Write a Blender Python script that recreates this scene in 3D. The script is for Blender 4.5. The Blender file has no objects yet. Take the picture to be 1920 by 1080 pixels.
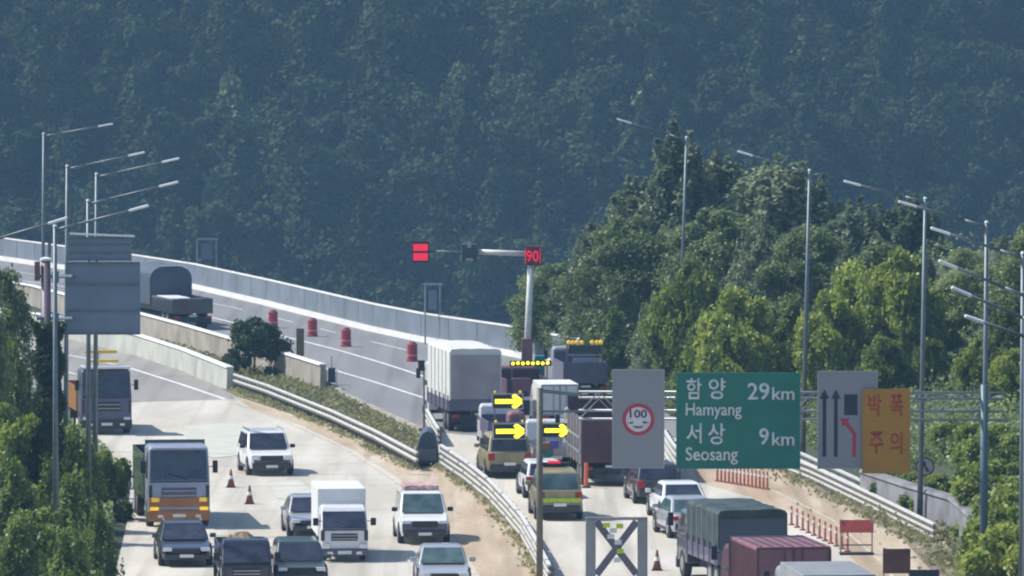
import bpy, bmesh, math, random
import numpy as np
from mathutils import Vector, Matrix
R = math.radians
random.seed(7)
# ------------------------------------------------------------------ camera
FPX, HC, YH = 13500.0, 22.0, -80.0          # focal length in photo pixels, camera height, horizon row
TILT = math.atan((540 - YH) / FPX)
cd = bpy.data.cameras.new("camera"); cam = bpy.data.objects.new("camera", cd)
bpy.context.scene.collection.objects.link(cam)
cam.location = (0, 0, HC); cam.rotation_euler = (math.pi / 2 - TILT, 0, 0)
cd.sensor_width = 36; cd.lens = 36 * FPX / 1920; cd.clip_start = 1; cd.clip_end = 9000
S = bpy.context.scene; S.camera = cam
COL = S.collection
# ------------------------------------------------------------------ light
SUN_EL, SUN_AZ = 50, -74                     # azimuth measured from +Y (view direction), negative = left
S.world = bpy.data.worlds.new("World"); S.world.use_nodes = True
nt = S.world.node_tree; nt.nodes.clear()
sky = nt.nodes.new("ShaderNodeTexSky"); sky.sky_type = 'NISHITA'; sky.sun_disc = False
sky.sun_elevation = R(SUN_EL); sky.sun_rotation = R(SUN_AZ)
bg = nt.nodes.new("ShaderNodeBackground"); bg.inputs[1].default_value = 0.115
wo = nt.nodes.new("ShaderNodeOutputWorld")
nt.links.new(sky.outputs[0], bg.inputs[0]); nt.links.new(bg.outputs[0], wo.inputs[0])
sl = bpy.data.lights.new("sun", 'SUN'); sl.energy = 4.0; sl.angle = R(0.5); sl.color = (1, .955, .88)
sun = bpy.data.objects.new("sun", sl); COL.objects.link(sun)
sdir = Vector((math.sin(R(SUN_AZ)) * math.cos(R(SUN_EL)), math.cos(R(SUN_AZ)) * math.cos(R(SUN_EL)), math.sin(R(SUN_EL))))
sun.rotation_euler = sdir.to_track_quat('Z', 'Y').to_euler(); sun.location = (0, 200, 300)
S.view_settings.view_transform = 'Standard'; S.view_settings.look = 'None'
S.view_settings.exposure = 0.65; S.view_settings.gamma = 1
S.cycles.use_denoising = True; S.cycles.max_bounces = 8; S.cycles.volume_bounces = 1
S.cycles.transparent_max_bounces = 8; S.cycles.pixel_filter_type = 'BLACKMAN_HARRIS'; S.cycles.filter_width = 2.1
# ------------------------------------------------------------------ picture <-> place
def P(px, py, z=0.0):
    """the point at height z that the photograph shows at (px, py)"""
    dx = (px - 960) / FPX; dy = (540 - py) / FPX
    ct, st = math.cos(TILT), math.sin(TILT)
    d = Vector((dx, ct + dy * st, -st + dy * ct))
    t = (z - HC) / d.z
    return Vector((0, 0, HC)) + d * t
def at_s(px, s, z=0.0):
    """point at height z, px column, where one metre spans s photo pixels"""
    return Vector(((px - 960) / s, FPX / s, z))
# ------------------------------------------------------------------ materials
def mat(name, col, rough=.6, metal=0, var=0.0, scale=3.0, emit=0, coat=0, spec=.5, two=None, bump=0, detail=4):
    m = bpy.data.materials.new(name); m.use_nodes = True
    n = m.node_tree; b = n.nodes["Principled BSDF"]
    b.inputs["Roughness"].default_value = rough; b.inputs["Metallic"].default_value = metal
    b.inputs["Coat Weight"].default_value = coat; b.inputs["Specular IOR Level"].default_value = spec
    c = (*col, 1)
    tc = n.nodes.new("ShaderNodeTexCoord"); nz = n.nodes.new("ShaderNodeTexNoise")
    nz.inputs["Scale"].default_value = scale; nz.inputs["Detail"].default_value = detail
    n.links.new(tc.outputs["Object"], nz.inputs["Vector"])
    rp = n.nodes.new("ShaderNodeValToRGB"); v = var or .06
    c2 = two or tuple(min(1, x * (1 + v)) for x in col)
    rp.color_ramp.elements[0].color = (*[x * (1 - v) for x in col], 1) if two is None else c
    rp.color_ramp.elements[1].color = (*c2, 1)
    rp.color_ramp.elements[0].position = .35; rp.color_ramp.elements[1].position = .65
    n.links.new(nz.outputs["Fac"], rp.inputs["Fac"]); n.links.new(rp.outputs["Color"], b.inputs["Base Color"])
    if bump:
        bp = n.nodes.new("ShaderNodeBump"); bp.inputs["Strength"].default_value = bump
        n.links.new(nz.outputs["Fac"], bp.inputs["Height"]); n.links.new(bp.outputs["Normal"], b.inputs["Normal"])
    if emit:
        b.inputs["Emission Color"].default_value = c; b.inputs["Emission Strength"].default_value = emit
    return m
def leafmat(name, a, b_, c_, scale=1.3, trans=.45, spec=.5):
    m = bpy.data.materials.new(name); m.use_nodes = True
    n = m.node_tree; n.nodes.clear()
    out = n.nodes.new("ShaderNodeOutputMaterial")
    tc = n.nodes.new("ShaderNodeTexCoord"); nz = n.nodes.new("ShaderNodeTexNoise"); nz.inputs["Scale"].default_value = scale
    nz.inputs["Detail"].default_value = 6; n.links.new(tc.outputs["Object"], nz.inputs["Vector"])
    oi = n.nodes.new("ShaderNodeObjectInfo")
    ad = n.nodes.new("ShaderNodeMath"); ad.operation = 'MULTIPLY_ADD'; ad.inputs[1].default_value = .28; ad.inputs[2].default_value = -.14
    n.links.new(oi.outputs["Random"], ad.inputs[0])
    a2 = n.nodes.new("ShaderNodeMath"); a2.operation = 'ADD'
    n.links.new(nz.outputs["Fac"], a2.inputs[0]); n.links.new(ad.outputs[0], a2.inputs[1])
    rp = n.nodes.new("ShaderNodeValToRGB"); e = rp.color_ramp.elements
    e[0].position = .36; e[0].color = (*a, 1); e[1].position = .66; e[1].color = (*c_, 1)
    x = e.new(.5); x.color = (*b_, 1)
    n.links.new(a2.outputs[0], rp.inputs["Fac"])
    d = n.nodes.new("ShaderNodeBsdfPrincipled"); d.inputs["Roughness"].default_value = .5; d.inputs["Specular IOR Level"].default_value = spec
    t = n.nodes.new("ShaderNodeBsdfTranslucent"); mx = n.nodes.new("ShaderNodeMixShader"); mx.inputs[0].default_value = trans
    n.links.new(rp.outputs["Color"], d.inputs["Base Color"]); n.links.new(rp.outputs["Color"], t.inputs["Color"])
    n.links.new(d.outputs[0], mx.inputs[1]); n.links.new(t.outputs[0], mx.inputs[2]); n.links.new(mx.outputs[0], out.inputs[0])
    return m
M = dict(
    galv=mat("galvanised steel", (.34, .36, .38), .45, .6, .12, 2),
    galvd=mat("weathered grey steel", (.14, .17, .19), .5, .4, .15, 2),
    railw=mat("white zinc and lit rail tops", (.60, .60, .57), .45, .0, .1, 3),  # whitened so guardrail tops carry their sunlit look in the colour
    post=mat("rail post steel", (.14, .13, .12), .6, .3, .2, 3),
    lampw=mat("white lamp housing", (.8, .82, .84), .3, 0, .05),
    dark=mat("black rubber", (.018, .018, .02), .8),
    tyre=mat("tyre rubber", (.02, .02, .021), .85, 0, .2, 12),
    rim=mat("wheel rim metal", (.35, .35, .36), .35, .7),
    glass=mat("dark vehicle glass", (.012, .014, .026), .07, 0, .1, 1.6, spec=1.0, two=(.045, .045, .07)),
    glassg=mat("green tinted glass", (.03, .06, .065), .07, 0, .1, 1.6, spec=1.0, two=(.10, .15, .15)),
    white=mat("white vehicle paint", (.74, .75, .77), .3, 0, .04, 2, coat=.6),
    silver=mat("silver vehicle paint", (.42, .44, .48), .3, .35, .05, 2, coat=.6),
    navy=mat("navy vehicle paint", (.022, .026, .05), .28, .1, .1, 2, coat=.7),
    char=mat("charcoal vehicle paint", (.05, .055, .065), .3, .2, .1, 2, coat=.7),
    dgreen=mat("dark green paint", (.025, .05, .045), .35, .1, .1, 2, coat=.6),
    lav=mat("pale blue grey truck paint", (.33, .36, .47), .35, .1, .06, 2, coat=.5),
    purp=mat("dull violet grey paint", (.10, .09, .15), .45, .1, .12, 2, coat=.3),
    maroon=mat("faded dark maroon paint", (.075, .028, .04), .55, 0, .25, 1.2),
    maroont=mat("dusty maroon container steel", (.20, .09, .11), .6, 0, .18, 1.2),
    beige=mat("dusty yellow beige paint", (.31, .27, .135), .4, .2, .15, 2, coat=.4),
    orange=mat("orange truck paint", (.34, .13, .03), .45, 0, .15, 2, coat=.3),
    yellow=mat("yellow road work paint", (.62, .42, .02), .4, 0, .08, 3),
    amber=mat("amber lamp lens", (.9, .55, .02), .3, 0, .05, 3, emit=.5),
    led=mat("lit yellow arrow lamps", (1, .85, .03), .4, 0, .04, 8, emit=1.3),
    ledy=mat("lit amber bar lamps", (.8, .5, .03), .4, 0, .25, 6, emit=.25),
    ledr=mat("lit red sign lamps", (.75, .01, .05), .4, 0, .04, 8, emit=.5),
    red=mat("red barrier plastic", (.33, .03, .05), .5, 0, .15, 4),
    tail=mat("red tail lamp lens", (.4, .01, .015), .25),
    hlamp=mat("headlamp lens", (.7, .72, .75), .12, .3),
    plate=mat("white number plate", (.78, .78, .76), .4),
    grille=mat("black grille", (.02, .02, .022), .5),
    bump=mat("dark grey bumper plastic", (.045, .042, .05), .6),
    tarpw=mat("off white truck tarpaulin", (.56, .565, .55), .75, 0, .08, .8, bump=.15),
    tarpg=mat("grey brown tarpaulin door", (.31, .285, .29), .8, 0, .14, 1.0, bump=.15),
    tarpd=mat("dark green tarpaulin", (.028, .045, .042), .6, 0, .45, 1.6, bump=.9),
    tarpb=mat("slate blue tarpaulin", (.055, .075, .105), .75, 0, .15, .8, bump=.2),
    boxw=mat("white cargo box panel", (.66, .67, .68), .5, 0, .06, 1.5),
    greyp=mat("grey steel panel", (.24, .25, .27), .55, .1, .1, 1.5),
    chas=mat("truck chassis steel", (.03, .029, .034), .7, .2, .3, 3),
    dirt=mat("loose brown soil load", (.16, .12, .08), .95, 0, .5, 5, bump=.8),
    junk=mat("mixed debris load", (.32, .22, .17), .9, 0, .5, 4, bump=.8),
    signback=mat("bare aluminium sign back", (.18, .22, .29), .5, .25, .07, 1.0),
    signg=mat("green sign sheeting", (.002, .15, .11), .45, 0, .12, .8),
    signgr=mat("grey sign panel", (.25, .26, .285), .5, 0, .03, .8),
    signw=mat("white sign sheeting", (.62, .65, .67), .5, 0, .03, 2),
    signink=mat("dark navy sign ink", (.012, .02, .045), .5),
    signred=mat("red sign ink", (.42, .025, .06), .5),
    signor=mat("amber orange sign sheeting", (.42, .20, .01), .5, 0, .08, 2),
    signorr=mat("red brown sign ink", (.42, .05, .01), .5),
    signbr=mat("brown board sheeting", (.10, .045, .035), .6, 0, .2, 2),
    signrr=mat("dark red board sheeting", (.30, .04, .03), .6, 0, .2, 2),
    conc=mat("aged barrier concrete", (.30, .27, .23), .85, 0, .25, .5, bump=.1),
    concp=mat("pale parapet concrete", (.62, .61, .59), .8, 0, .08, .8),
    concg=mat("pale green grey concrete", (.40, .41, .36), .85, 0, .15, .6, bump=.1),
    concd=mat("stained retaining wall concrete", (.17, .17, .18), .9, 0, .3, .7, bump=.3),
    noise=mat("blue grey noise wall panel", (.15, .18, .215), .6, 0, .16, .5, detail=8),
    cone=mat("orange cone plastic", (.55, .09, .03), .6, 0, .1, 5),
    coned=mat("dusty cone plastic", (.22, .07, .05), .7, 0, .2, 5),
    bark=mat("tree bark", (.09, .07, .05), .9, 0, .3, 3, bump=.5),
    column=mat("violet grey painted column", (.17, .135, .165), .5, .2, .1, 1),
    brpost=mat("brown grey painted post", (.13, .125, .10), .6, .2, .2, 1.5),
    blpost=mat("blue green painted post", (.07, .12, .14), .5, .2, .1, 1.5),
    vest=mat("lime reflective stripe", (.45, .62, .02), .4, 0, .08, 4),
    blue=mat("blue plastic crate", (.10, .10, .40), .5),
    teal=mat("teal painted steel", (.02, .20, .20), .5),
    mlined=mat("dust covered road paint", (.48, .42, .34), .8, 0, .2, 1.0),
    mline=mat("worn white road paint", (.66, .66, .64), .7, 0, .2, 1.5),
)
LEAF = dict(
    mid=leafmat("mid green leaves", (.105, .15, .055), (.18, .245, .085), (.33, .39, .16)),
    warm=leafmat("warm green leaves", (.12, .18, .04), (.20, .275, .06), (.37, .43, .13)),  # yellower leaf colour for the front trees and left bushes
    bright=leafmat("yellow green leaves", (.10, .155, .025), (.19, .26, .04), (.34, .40, .07)),
    blue=leafmat("blue green leaves", (.12, .165, .095), (.185, .24, .125), (.29, .34, .19)),
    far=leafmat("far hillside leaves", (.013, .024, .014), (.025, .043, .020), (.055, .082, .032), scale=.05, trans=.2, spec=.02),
    grass=leafmat("grass blades", (.19, .20, .09), (.28, .275, .13), (.40, .36, .20)),
    dark=leafmat("dark shrub leaves", (.035, .065, .025), (.065, .11, .035), (.12, .17, .055)),
)
# ------------------------------------------------------------------ mesh helpers
class MB:
    def __init__(s): s.v = []; s.f = []
    def add(s, vs, fs):
        o = len(s.v); s.v += [tuple(v) for v in vs]; s.f += [tuple(i + o for i in f) for f in fs]; return s
    def box(s, c, d, rz=0, taper=1.0, tapery=None):
        x, y, z = (i / 2 for i in d); ty = taper if tapery is None else tapery
        vs = [(-x, -y, -z), (x, -y, -z), (x, y, -z), (-x, y, -z), (-x * taper, -y * ty, z), (x * taper, -y * ty, z), (x * taper, y * ty, z), (-x * taper, y * ty, z)]
        cs, sn = math.cos(rz), math.sin(rz)
        vs = [(c[0] + a * cs - b * sn, c[1] + a * sn + b * cs, c[2] + e) for a, b, e in vs]
        return s.add(vs, [(3, 2, 1, 0), (4, 5, 6, 7), (0, 1, 5, 4), (1, 2, 6, 5), (2, 3, 7, 6), (3, 0, 4, 7)])
    def tube(s, a, b, r0, r1=None, n=10):
        r1 = r0 if r1 is None else r1
        a, b = Vector(a), Vector(b); d = (b - a).normalized()
        u = d.orthogonal().normalized(); w = d.cross(u)
        vs = []
        for p, r in ((a, r0), (b, r1)):
            for k in range(n):
                t = 2 * math.pi * k / n; vs.append(p + u * (r * math.cos(t)) + w * (r * math.sin(t)))
        fs = [(k, (k + 1) % n, n + (k + 1) % n, n + k) for k in range(n)]
        fs += [tuple(range(n - 1, -1, -1)), tuple(range(n, 2 * n))]
        return s.add(vs, fs)
    def bar(s, a, b, w, h):
        """box beam from a to b, w wide (sideways), h tall"""
        a, b = Vector(a), Vector(b); d = (b - a).normalized()
        sd = d.cross(Vector((0, 0, 1)));
        if sd.length < 1e-3: sd = Vector((1, 0, 0))
        sd.normalize(); up = sd.cross(d)
        vs = [p + sd * (i * w / 2) + up * (j * h / 2) for p in (a, b) for i, j in ((-1, -1), (1, -1), (1, 1), (-1, 1))]
        return s.add(vs, [(3, 2, 1, 0), (4, 5, 6, 7), (0, 1, 5, 4), (1, 2, 6, 5), (2, 3, 7, 6), (3, 0, 4, 7)])
    def loft(s, rings):
        n = len(rings[0]); vs = [v for r in rings for v in r]
        fs = [(i * n + k, i * n + (k + 1) % n, (i + 1) * n + (k + 1) % n, (i + 1) * n + k) for i in range(len(rings) - 1) for k in range(n)]
        fs += [tuple(range(n - 1, -1, -1)), tuple((len(rings) - 1) * n + k for k in range(n))]
        return s.add(vs, fs)
    def lathe(s, prof, c=(0, 0, 0), n=14):
        rings = [[(c[0] + r * math.cos(2 * math.pi * k / n), c[1] + r * math.sin(2 * math.pi * k / n), c[2] + z) for k in range(n)] for r, z in prof]
        return s.loft(rings)
def link(o, parent=None):
    COL.objects.link(o)
    if parent: o.parent = parent
    return o
def fix_normals(me):
    bm = bmesh.new(); bm.from_mesh(me); bmesh.ops.recalc_face_normals(bm, faces=bm.faces); bm.to_mesh(me); bm.free()
def obj(name, mb, m, parent=None, bevel=0, smooth=False, seg=2):
    me = bpy.data.meshes.new(name); me.from_pydata(mb.v, [], mb.f); me.update(); fix_normals(me)
    me.materials.append(M[m] if isinstance(m, str) else m)
    o = bpy.data.objects.new(name, me); link(o, parent)
    if bevel:
        b = o.modifiers.new("bevel", 'BEVEL'); b.width = bevel; b.segments = seg; b.limit_method = 'ANGLE'; b.angle_limit = R(28)
        for p in me.polygons: p.use_smooth = True
        w = o.modifiers.new("wn", 'WEIGHTED_NORMAL'); w.keep_sharp = False
    elif smooth:
        for p in me.polygons: p.use_smooth = True
    return o
def tag(o, label=None, cat=None, group=None, kind=None):
    if label: o["label"] = label
    if cat: o["category"] = cat
    if group: o["group"] = group
    if kind: o["kind"] = kind
    return o
def thing(name, label, cat, loc=(0, 0, 0), rz=0, group=None):
    o = bpy.data.objects.new(name, None); o.location = loc; o.rotation_euler = (0, 0, rz); o.empty_display_size = .3
    link(o); return tag(o, label, cat, group)
def copy_tree(o, parent=None):
    c = o.copy(); link(c, parent)
    for ch in o.children: copy_tree(ch, c)
    return c
def text_obj(name, body, m, parent, x0, x1, z0, z1, y, depth=.012):
    cu = bpy.data.curves.new(name, 'FONT'); cu.body = body; cu.extrude = 0.0; cu.offset = .012; cu.resolution_u = 4
    t = bpy.data.objects.new(name + "_src", cu); COL.objects.link(t)
    dg = bpy.context.evaluated_depsgraph_get()
    me = bpy.data.meshes.new_from_object(t.evaluated_get(dg)); bpy.data.objects.remove(t)
    xs = [v.co.x for v in me.vertices]; ys = [v.co.y for v in me.vertices]
    if not xs: return None
    ax, bx, ay, by = min(xs), max(xs), min(ys), max(ys)
    for v in me.vertices:
        v.co = Vector((x0 + (v.co.x - ax) / (bx - ax) * (x1 - x0), y, z0 + (v.co.y - ay) / (by - ay) * (z1 - z0)))
    me.materials.clear(); me.materials.append(M[m])
    o = bpy.data.objects.new(name, me); link(o, parent)
    s_ = o.modifiers.new("solid", 'SOLIDIFY'); s_.thickness = depth; s_.offset = 0
    return o
# ------------------------------------------------------------------ terrain
WALL = [(1090, 693), (1040, 684), (950, 665.5), (790, 640.5), (700, 621.5), (500, 572), (365, 541), (245, 521.5), (100, 502), (0, 487.5), (-200, 468), (-420, 452)]
WALLP = [P(*p) for p in WALL]
wy = np.array([p.y for p in WALLP]); wx = np.array([p.x for p in WALLP])
RE = [(16.5, 120), (16.2, 254), (15.6, 275), (13.6, 295), (11.5, 312), (8.5, 337), (6, 362), (4.2, 380), (WALLP[0].x + .6, WALLP[0].y)]
rx_ = np.array([p[0] for p in RE]); ry_ = np.array([p[1] for p in RE])
LE = [P(190, 1330), P(215, 1080), P(238, 980), P(246, 900), P(205, 855), P(110, 790), P(0, 735), P(-120, 690), P(-400, 630)]
lx_ = np.array([p.x for p in LE]); ly_ = np.array([p.y for p in LE])
def sm(t): t = np.clip(t, 0, 1); return t * t * (3 - 2 * t)
def hills(x, y):
    return 6 * np.sin(x * .031 + 1) + 4 * np.sin(x * .07 + y * .02) + 2.2 * np.sin(x * .17 + .5) * np.sin(y * .11)
def H(x, y):
    x = np.asarray(x, float); y = np.asarray(y, float)
    xr = np.interp(y, ry_, rx_); xl = np.interp(y, ly_, lx_)
    z = np.full(np.broadcast(x, y).shape, -.06)
    right = np.clip((x - xr - 2.2) * .38, 0, 6.5) * (y < 600)
    left = np.clip((xl - x - 1.6) * .3, 0, 2.8) * (y < 395)
    # behind the noise wall the ground falls into the valley
    xw = np.interp(y, wy, wx, left=1e3, right=1e3)
    past = np.where(y > wy[0] - 2, np.where(y < wy[-1], x - np.interp(y, wy, wx), np.where(y > wy[-1], np.maximum(y - wy[-1], x - wx[-1]), -1)), -1)
    drop = sm((past - 1.0) / 70) * 46
    spur = sm((x - 5) / 30) * sm((560 - y) / 120)
    z = z + np.where(past > 0, 0, right) + left - drop * (1 - .9 * spur) + np.where(past > 0, spur * 3.5, 0)
    up = np.clip(y - 868 - 10 * np.sin(x * .03), 0, 420) * .47
    h = z + up + hills(x, y) * sm((y - 800) / 120)
    return h
def grid_axis(*parts):
    out = []
    for a, b, s in parts: out += list(np.arange(a, b, s))
    return np.array(out + [parts[-1][1]])
def build_terrain():
    xs = grid_axis((-3500, -400, 300), (-400, -120, 20), (-120, 120, 3), (120, 400, 20), (400, 3500, 300))
    ys = grid_axis((-600, 100, 100), (100, 230, 10), (230, 560, 4), (560, 840, 20), (840, 1160, 8), (1160, 1500, 40), (1500, 7000, 500))
    X, Y = np.meshgrid(xs, ys); Z = H(X, Y)
    n, m_ = len(xs), len(ys)
    v = np.stack([X.ravel(), Y.ravel(), Z.ravel()], 1)
    i, j = np.meshgrid(np.arange(n - 1), np.arange(m_ - 1)); a = (j * n + i).ravel()
    f = np.stack([a, a + 1, a + n + 1, a + n], 1)
    me = bpy.data.meshes.new("ground"); me.from_pydata(v.tolist(), [], f.tolist()); me.update()
    for p in me.polygons: p.use_smooth = True
    m = mat("earth and grass ground", (.04, .048, .026), .95, 0, 0, .35, two=(.032, .052, .02), bump=.4, detail=8)
    me.materials.append(m)
    o = bpy.data.objects.new("ground", me); link(o); tag(o, "earth and grass ground rising into the hillside", None, None, "structure")
build_terrain()
# ------------------------------------------------------------------ road sheets
def roadmat(name, base, two, three, stain=.5):
    m = bpy.data.materials.new(name); m.use_nodes = True; n = m.node_tree; b = n.nodes["Principled BSDF"]
    b.inputs["Roughness"].default_value = .85; b.inputs["Specular IOR Level"].default_value = .3
    tc = n.nodes.new("ShaderNodeTexCoord")
    mp = n.nodes.new("ShaderNodeMapping"); mp.inputs["Scale"].default_value = (.9, .12, 1); mp.inputs["Rotation"].default_value = (0, 0, R(-7))
    n.links.new(tc.outputs["Object"], mp.inputs["Vector"])
    n1 = n.nodes.new("ShaderNodeTexNoise"); n1.inputs["Scale"].default_value = .55; n1.inputs["Detail"].default_value = 7
    n2 = n.nodes.new("ShaderNodeTexNoise"); n2.inputs["Scale"].default_value = 3.2; n2.inputs["Detail"].default_value = 8
    n.links.new(mp.outputs[0], n1.inputs["Vector"]); n.links.new(tc.outputs["Object"], n2.inputs["Vector"])
    r1 = n.nodes.new("ShaderNodeValToRGB"); r1.color_ramp.elements[0].color = (*base, 1); r1.color_ramp.elements[1].color = (*two, 1)
    r1.color_ramp.elements[0].position = .38; r1.color_ramp.elements[1].position = .66
    n.links.new(n1.outputs["Fac"], r1.inputs["Fac"])
    r2 = n.nodes.new("ShaderNodeValToRGB"); r2.color_ramp.elements[0].position = .52; r2.color_ramp.elements[1].position = .78
    n.links.new(n2.outputs["Fac"], r2.inputs["Fac"])
    ml = n.nodes.new("ShaderNodeMath"); ml.operation = 'MULTIPLY'; ml.inputs[1].default_value = stain; n.links.new(r2.outputs["Color"], ml.inputs[0])
    mx = n.nodes.new("ShaderNodeMixRGB"); mx.inputs[2].default_value = (*three, 1)
    n.links.new(ml.outputs[0], mx.inputs[0]); n.links.new(r1.outputs["Color"], mx.inputs[1]); n.links.new(mx.outputs[0], b.inputs["Base Color"])
    m3 = n.nodes.new("ShaderNodeMapping"); m3.inputs["Scale"].default_value = (1.15, .022, 1); m3.inputs["Rotation"].default_value = (0, 0, R(-8)); n.links.new(tc.outputs["Object"], m3.inputs["Vector"])
    n3 = n.nodes.new("ShaderNodeTexNoise"); n3.inputs["Scale"].default_value = 1.0; n3.inputs["Detail"].default_value = 5; n.links.new(m3.outputs[0], n3.inputs["Vector"])
    r3 = n.nodes.new("ShaderNodeValToRGB"); r3.color_ramp.elements[0].position = .5; r3.color_ramp.elements[1].position = .72; r3.color_ramp.elements[1].color = (.55, .55, .55, 1); n.links.new(n3.outputs["Fac"], r3.inputs["Fac"])
    mx3 = n.nodes.new("ShaderNodeMixRGB"); mx3.inputs[2].default_value = (*[x * .55 for x in base], 1); n.links.new(r3.outputs["Color"], mx3.inputs[0]); n.links.new(mx.outputs[0], mx3.inputs[1]); n.links.new(mx3.outputs[0], b.inputs["Base Color"])
    bp = n.nodes.new("ShaderNodeBump"); bp.inputs["Strength"].default_value = .15; n.links.new(n2.outputs["Fac"], bp.inputs["Height"]); n.links.new(bp.outputs["Normal"], b.inputs["Normal"])
    return m
ROADC = roadmat("dusty pale concrete", (.43, .40, .34), (.56, .525, .46), (.34, .285, .215), .5)
ROADA = roadmat("grey asphalt", (.185, .19, .195), (.225, .225, .225), (.14, .14, .14), .4)
ROADL = roadmat("worn dusty asphalt", (.24, .235, .22), (.30, .285, .255), (.17, .16, .14), .5)
DUST = roadmat("tan dust and soil", (.37, .28, .185), (.52, .44, .34), (.22, .15, .09), .8)
DUSTD = roadmat("brown gravelly soil", (.20, .165, .125), (.27, .22, .17), (.10, .08, .06), .7)
def sheet(name, pts, z, m, label, kind="structure", world=False):
    bm = bmesh.new()
    vs = [bm.verts.new((p[0], p[1], z) if world else (*P(p[0], p[1], 0).xy, z)) for p in pts]
    f = bm.faces.new(vs); bmesh.ops.triangulate(bm, faces=[f]); bmesh.ops.recalc_face_normals(bm, faces=bm.faces)
    for f in bm.faces:
        if f.normal.z < 0: f.normal_flip()
    me = bpy.data.meshes.new(name); bm.to_mesh(me); bm.free(); me.materials.append(m)
    o = bpy.data.objects.new(name, me); link(o); return tag(o, label, None, None, kind)
LEP = [(190, 1500), (215, 1080), (238, 980), (246, 900), (205, 855), (110, 790), (0, 735), (-120, 690), (-400, 630)]
# left carriageway
sheet("road", LEP + [(-400, 566), (-60, 592), (120, 625), (262, 667), (405, 722), (440, 742), (620, 800), (780, 872), (850, 935), (1000, 1080), (1250, 1500)], .004, ROADC, "pale concrete carriageway of the oncoming traffic")
sheet("road_asphalt", [(-400, 629), (-120, 689), (0, 734), (40, 752), (240, 754), (440, 748), (436, 741), (405, 721), (262, 666), (120, 624), (-60, 591), (-400, 565)], .008, ROADL, "worn grey asphalt of the far oncoming carriageway")
sheet("shoulder", [(440, 744), (620, 802), (790, 880), (826, 877), (915, 943), (978, 1015), (1002, 1053), (1034, 1112), (1290, 1500), (1120, 1500), (900, 1080), (830, 980), (770, 912), (660, 842), (560, 796), (470, 765)], .012, DUST, "tan dusty shoulder beside the median rail")
# right carriageway
sheet("carriageway", [(790, 808), (640, 738), (600, 700), (430, 652), (262, 606), (60, 566), (-150, 533), (-420, 500), (-420, 452), (-200, 468), (0, 487.5), (100, 502), (245, 521.5), (365, 541), (500, 572), (700, 621.5), (790, 640.5), (950, 665.5), (1040, 684), (1090, 693), (1150, 732), (1250, 775), (1330, 812), (1180, 830), (1000, 826)], .0045, ROADA, "blue grey asphalt of the far carriageway")
sheet("carriageway_concrete", [(791, 808), (1000, 827), (1180, 831), (1330, 813), (1480, 868), (1600, 926), (1745, 1000), (1830, 1075), (1980, 1500), (1300, 1500), (1010, 1080), (955, 990), (835, 866)], .0085, ROADC, "pale concrete of the near right carriageway")
sheet("dusty_verge", [(1290, 868), (1335, 850), (1470, 868), (1600, 926), (1745, 1000), (1830, 1075), (1960, 1450), (1700, 1450), (1640, 1090), (1560, 1010), (1480, 960), (1400, 930), (1310, 905)], .0125, DUST, "orange tan dusty strip beside the right shoulder rail")
sheet("verge_gravel", [(1475, 866), (1605, 924), (1750, 1000), (1835, 1075), (1975, 1450), (1880, 1450), (1760, 1085), (1690, 1010), (1560, 935), (1465, 885)], .0165, DUSTD, "brown gravelly edge under the right rail")
sheet("median", [(262, 606), (430, 652), (600, 702), (642, 740), (790, 810), (815, 850), (800, 872), (778, 872), (620, 799), (440, 741), (405, 721), (262, 667)], .0125, mat("dry grass and earth median", (.16, .15, .07), .95, 0, 0, .8, two=(.24, .20, .11), bump=.4, detail=8), "dry grass and earth between the two carriageways")
# painted lines
def line(name, pts, w, label, z, dash=None, m="mline"):
    W = [P(*p) for p in pts]; mb = MB(); seg = []
    L = 0
    for a, b in zip(W, W[1:]):
        d = (b - a).length; n = max(1, int(d / 4))
        for k in range(n): seg.append((a.lerp(b, k / n), a.lerp(b, (k + 1) / n)))
    for a, b in seg:
        l = (b - a).length; L += l
        if dash and (L % sum(dash)) > dash[0]: continue
        d = (b - a).normalized(); n_ = Vector((-d.y, d.x, 0)) * w / 2
        mb.add([(a.x - n_.x, a.y - n_.y, z), (b.x - n_.x, b.y - n_.y, z), (b.x + n_.x, b.y + n_.y, z), (a.x + n_.x, a.y + n_.y, z)], [(0, 1, 2, 3)])
    o = obj(name, mb, m); return tag(o, label, None, None, "structure")
line("lane_line", [(-300, 612), (-20, 640), (55, 654), (160, 672), (235, 688), (340, 721), (425, 750)], .22, "white edge line across the worn asphalt", .0175)
line("lane_line", [(-300, 640), (-50, 662), (55, 679), (145, 703), (210, 722)], .18, "faint white lane line near the left trees", .0175)
line("lane_line", [(-300, 560), (60, 592), (120, 607), (262, 645), (330, 668)], .16, "faint line along the median barrier foot", .0175)
line("lane_line", [(440, 757), (520, 784), (640, 838), (740, 902), (800, 960), (880, 1060), (1010, 1300)], .10, "worn line along the dusty shoulder", .0175, None, "mlined")
line("lane_line", [(-300, 492), (0, 521), (120, 538), (262, 566), (420, 601), (512, 626), (635, 657), (720, 682), (800, 708)], .2, "white lane line of the far carriageway", .0175)
line("lane_line", [(-300, 480), (0, 505), (262, 545), (430, 575), (600, 617), (762, 657), (800, 668)], .13, "faint dashed lane line nearer the noise wall", .0175, (8, 8))
line("lane_line", [(500, 660), (567, 682), (632, 696), (700, 716), (762, 736), (800, 748)], .2, "white edge line of the far carriageway beside the median", .0175)
line("lane_line", [(1150, 872), (1230, 884), (1330, 890), (1440, 915), (1560, 975), (1660, 1060), (1800, 1300)], .10, "worn line beside the dusty strip", .0175, None, "mlined")
line("road_joint", [(40, 752.5), (240, 754.5), (440, 748.5)], .12, "dark joint between asphalt and concrete", .0215, None, "post")
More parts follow.
